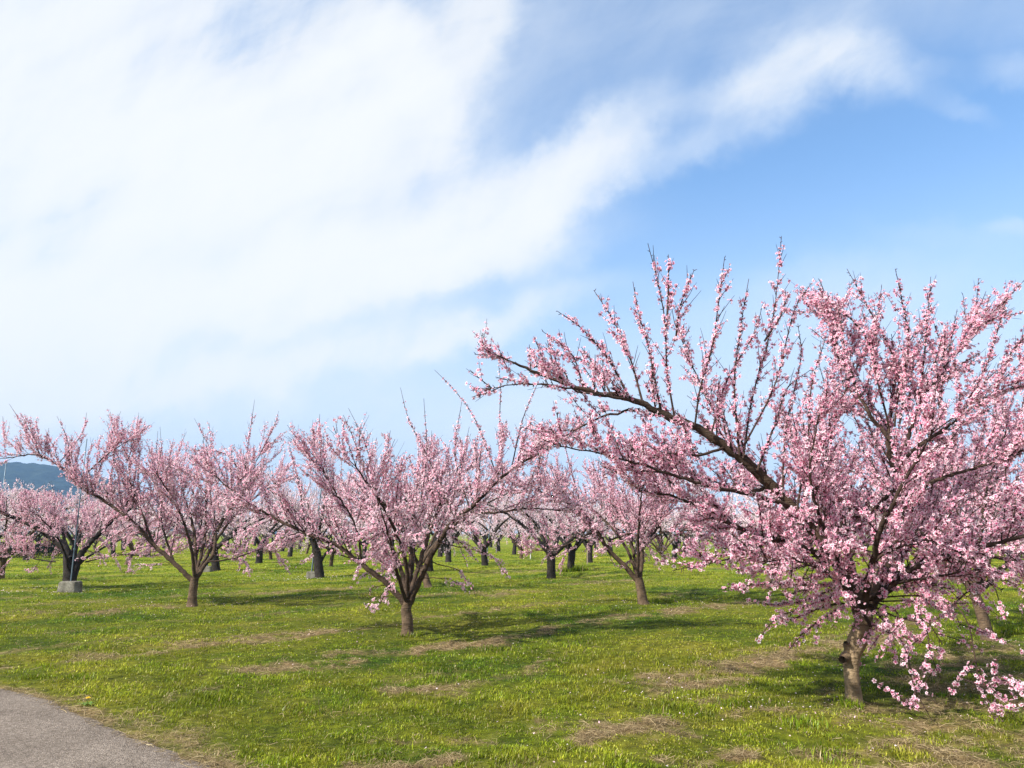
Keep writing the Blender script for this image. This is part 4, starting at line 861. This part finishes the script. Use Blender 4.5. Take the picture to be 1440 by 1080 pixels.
# dandelion by the lane
def dandelion(px, py, label):
    g = ground(px, py); z = float(relief(g[0], g[1])); e = empty('dandelion', (g[0], g[1], z)); tag(e, label, 'flower')
    gm = paint_mat('stalk', (0.10, 0.17, 0.02)); ym = paint_mat('yellow_petal', (0.85, 0.62, 0.02)); link('stalk', pipe_mesh((0, 0, 0), (0.005, 0, .07), .003, gm, 6, 'stalk'), e)
    V = []; T = []
    for ring, (k, r, h) in enumerate(((16, .024, .074), (12, .017, .08), (8, .010, .084))):
        for i in range(k):
            a = i * 2 * math.pi / k + ring; w = .16; b = len(V)
            V += [(.005, 0, .068), (.005 + r * math.cos(a - w), r * math.sin(a - w), h), (.005 + r * math.cos(a + w), r * math.sin(a + w), h)]; T.append((b, b + 1, b + 2))
    link('flower_head', mesh_from('flower_head', V, None, T, [ym]), e)
    V = []; Q = []
    for i in range(9):
        a = i * .7; L = .07 + .02 * (i % 3); d = np.array((math.cos(a), math.sin(a), 0)); p = np.array((-d[1], d[0], 0)); b = len(V)
        V += [(0, 0, .005), tuple(d * L * .5 + p * .012 + (0, 0, .03)), tuple(d * L + (0, 0, .02)), tuple(d * L * .5 - p * .012 + (0, 0, .03))]; Q.append((b, b + 1, b + 2, b + 3))
    link('leaves', mesh_from('leaves', V, Q, None, [gm]), e)
dandelion(122, 993, 'yellow dandelion in the grass just beyond the lane edge')

# wooded hill far off
def hill():
    ridge = [(-900, 745), (-500, 715), (-250, 690), (-120, 668), (-40, 655), (0, 651), (40, 648), (80, 655), (120, 664), (170, 682), (220, 702), (280, 724), (350, 742), (450, 750), (650, 753)]
    D = 1450.0; R = np.array([at(x, y, D) for x, y in ridge]); xs = np.linspace(R[0, 0], R[-1, 0], 260); top = np.interp(xs, R[:, 0], R[:, 2]); top = np.convolve(np.pad(top, 6, 'edge'), np.ones(13) / 13, 'valid')
    ts = np.linspace(-1, 1, 46); X, Tt = np.meshgrid(xs, ts, indexing='ij'); prof = np.cos(Tt * math.pi / 2) ** 1.15
    Z = top[:, None] * prof; Y = D + Tt * 420
    amp = np.clip(Z / 30, 0, 1); Z = Z + amp * (9 * (fbm(X / 45, Y / 45, 3, 3) - .5) + 13 * (fbm(X / 14, Y / 14, 8, 3) - .5)) - 2.0
    V = np.stack([X, Y, Z], -1).reshape(-1, 3); n = len(ts); i = np.arange(len(xs) - 1)[:, None] * n; j = np.arange(n - 1)[None]; Q = np.stack([i + j, i + n + j, i + n + j + 1, i + j + 1], -1).reshape(-1, 4)
    M = Mat('far_forest'); co = M.coord(); n1 = M.noise(co, 0.07, 7, 0.75); M.bsdf(M.ramp(n1, [(0.35, (0.010, 0.022, 0.020)), (0.65, (0.030, 0.045, 0.030))]), 0.95, None, spec=0.05)
    o = link('hills', mesh_from('hills', V, Q, None, [M.m], smooth=True)); tag(o, kind='structure')
hill()

def haze():
    x0, x1, y0, y1, z0, z1 = -2080, 2080, -2080, 2080, -2.5, 190
    V = [(x, y, z) for z in (z0, z1) for y in (y0, y1) for x in (x0, x1)]; Q = [(0, 2, 3, 1), (4, 5, 7, 6), (0, 1, 5, 4), (2, 6, 7, 3), (0, 4, 6, 2), (1, 3, 7, 5)]
    m = bpy.data.materials.new('haze'); m.use_nodes = True; N = m.node_tree.nodes; N.clear(); v = N.new('ShaderNodeVolumePrincipled'); o = N.new('ShaderNodeOutputMaterial')
    v.inputs['Density'].default_value = HAZE; v.inputs['Color'].default_value = (0.30, 0.54, 0.97, 1); m.node_tree.links.new(v.outputs[0], o.inputs['Volume'])
    ob = link('haze', mesh_from('haze', V, Q, None, [m])); tag(ob, 'thin pale blue air over the orchard', 'haze', kind='stuff')
HAZE = 0.00022
haze()
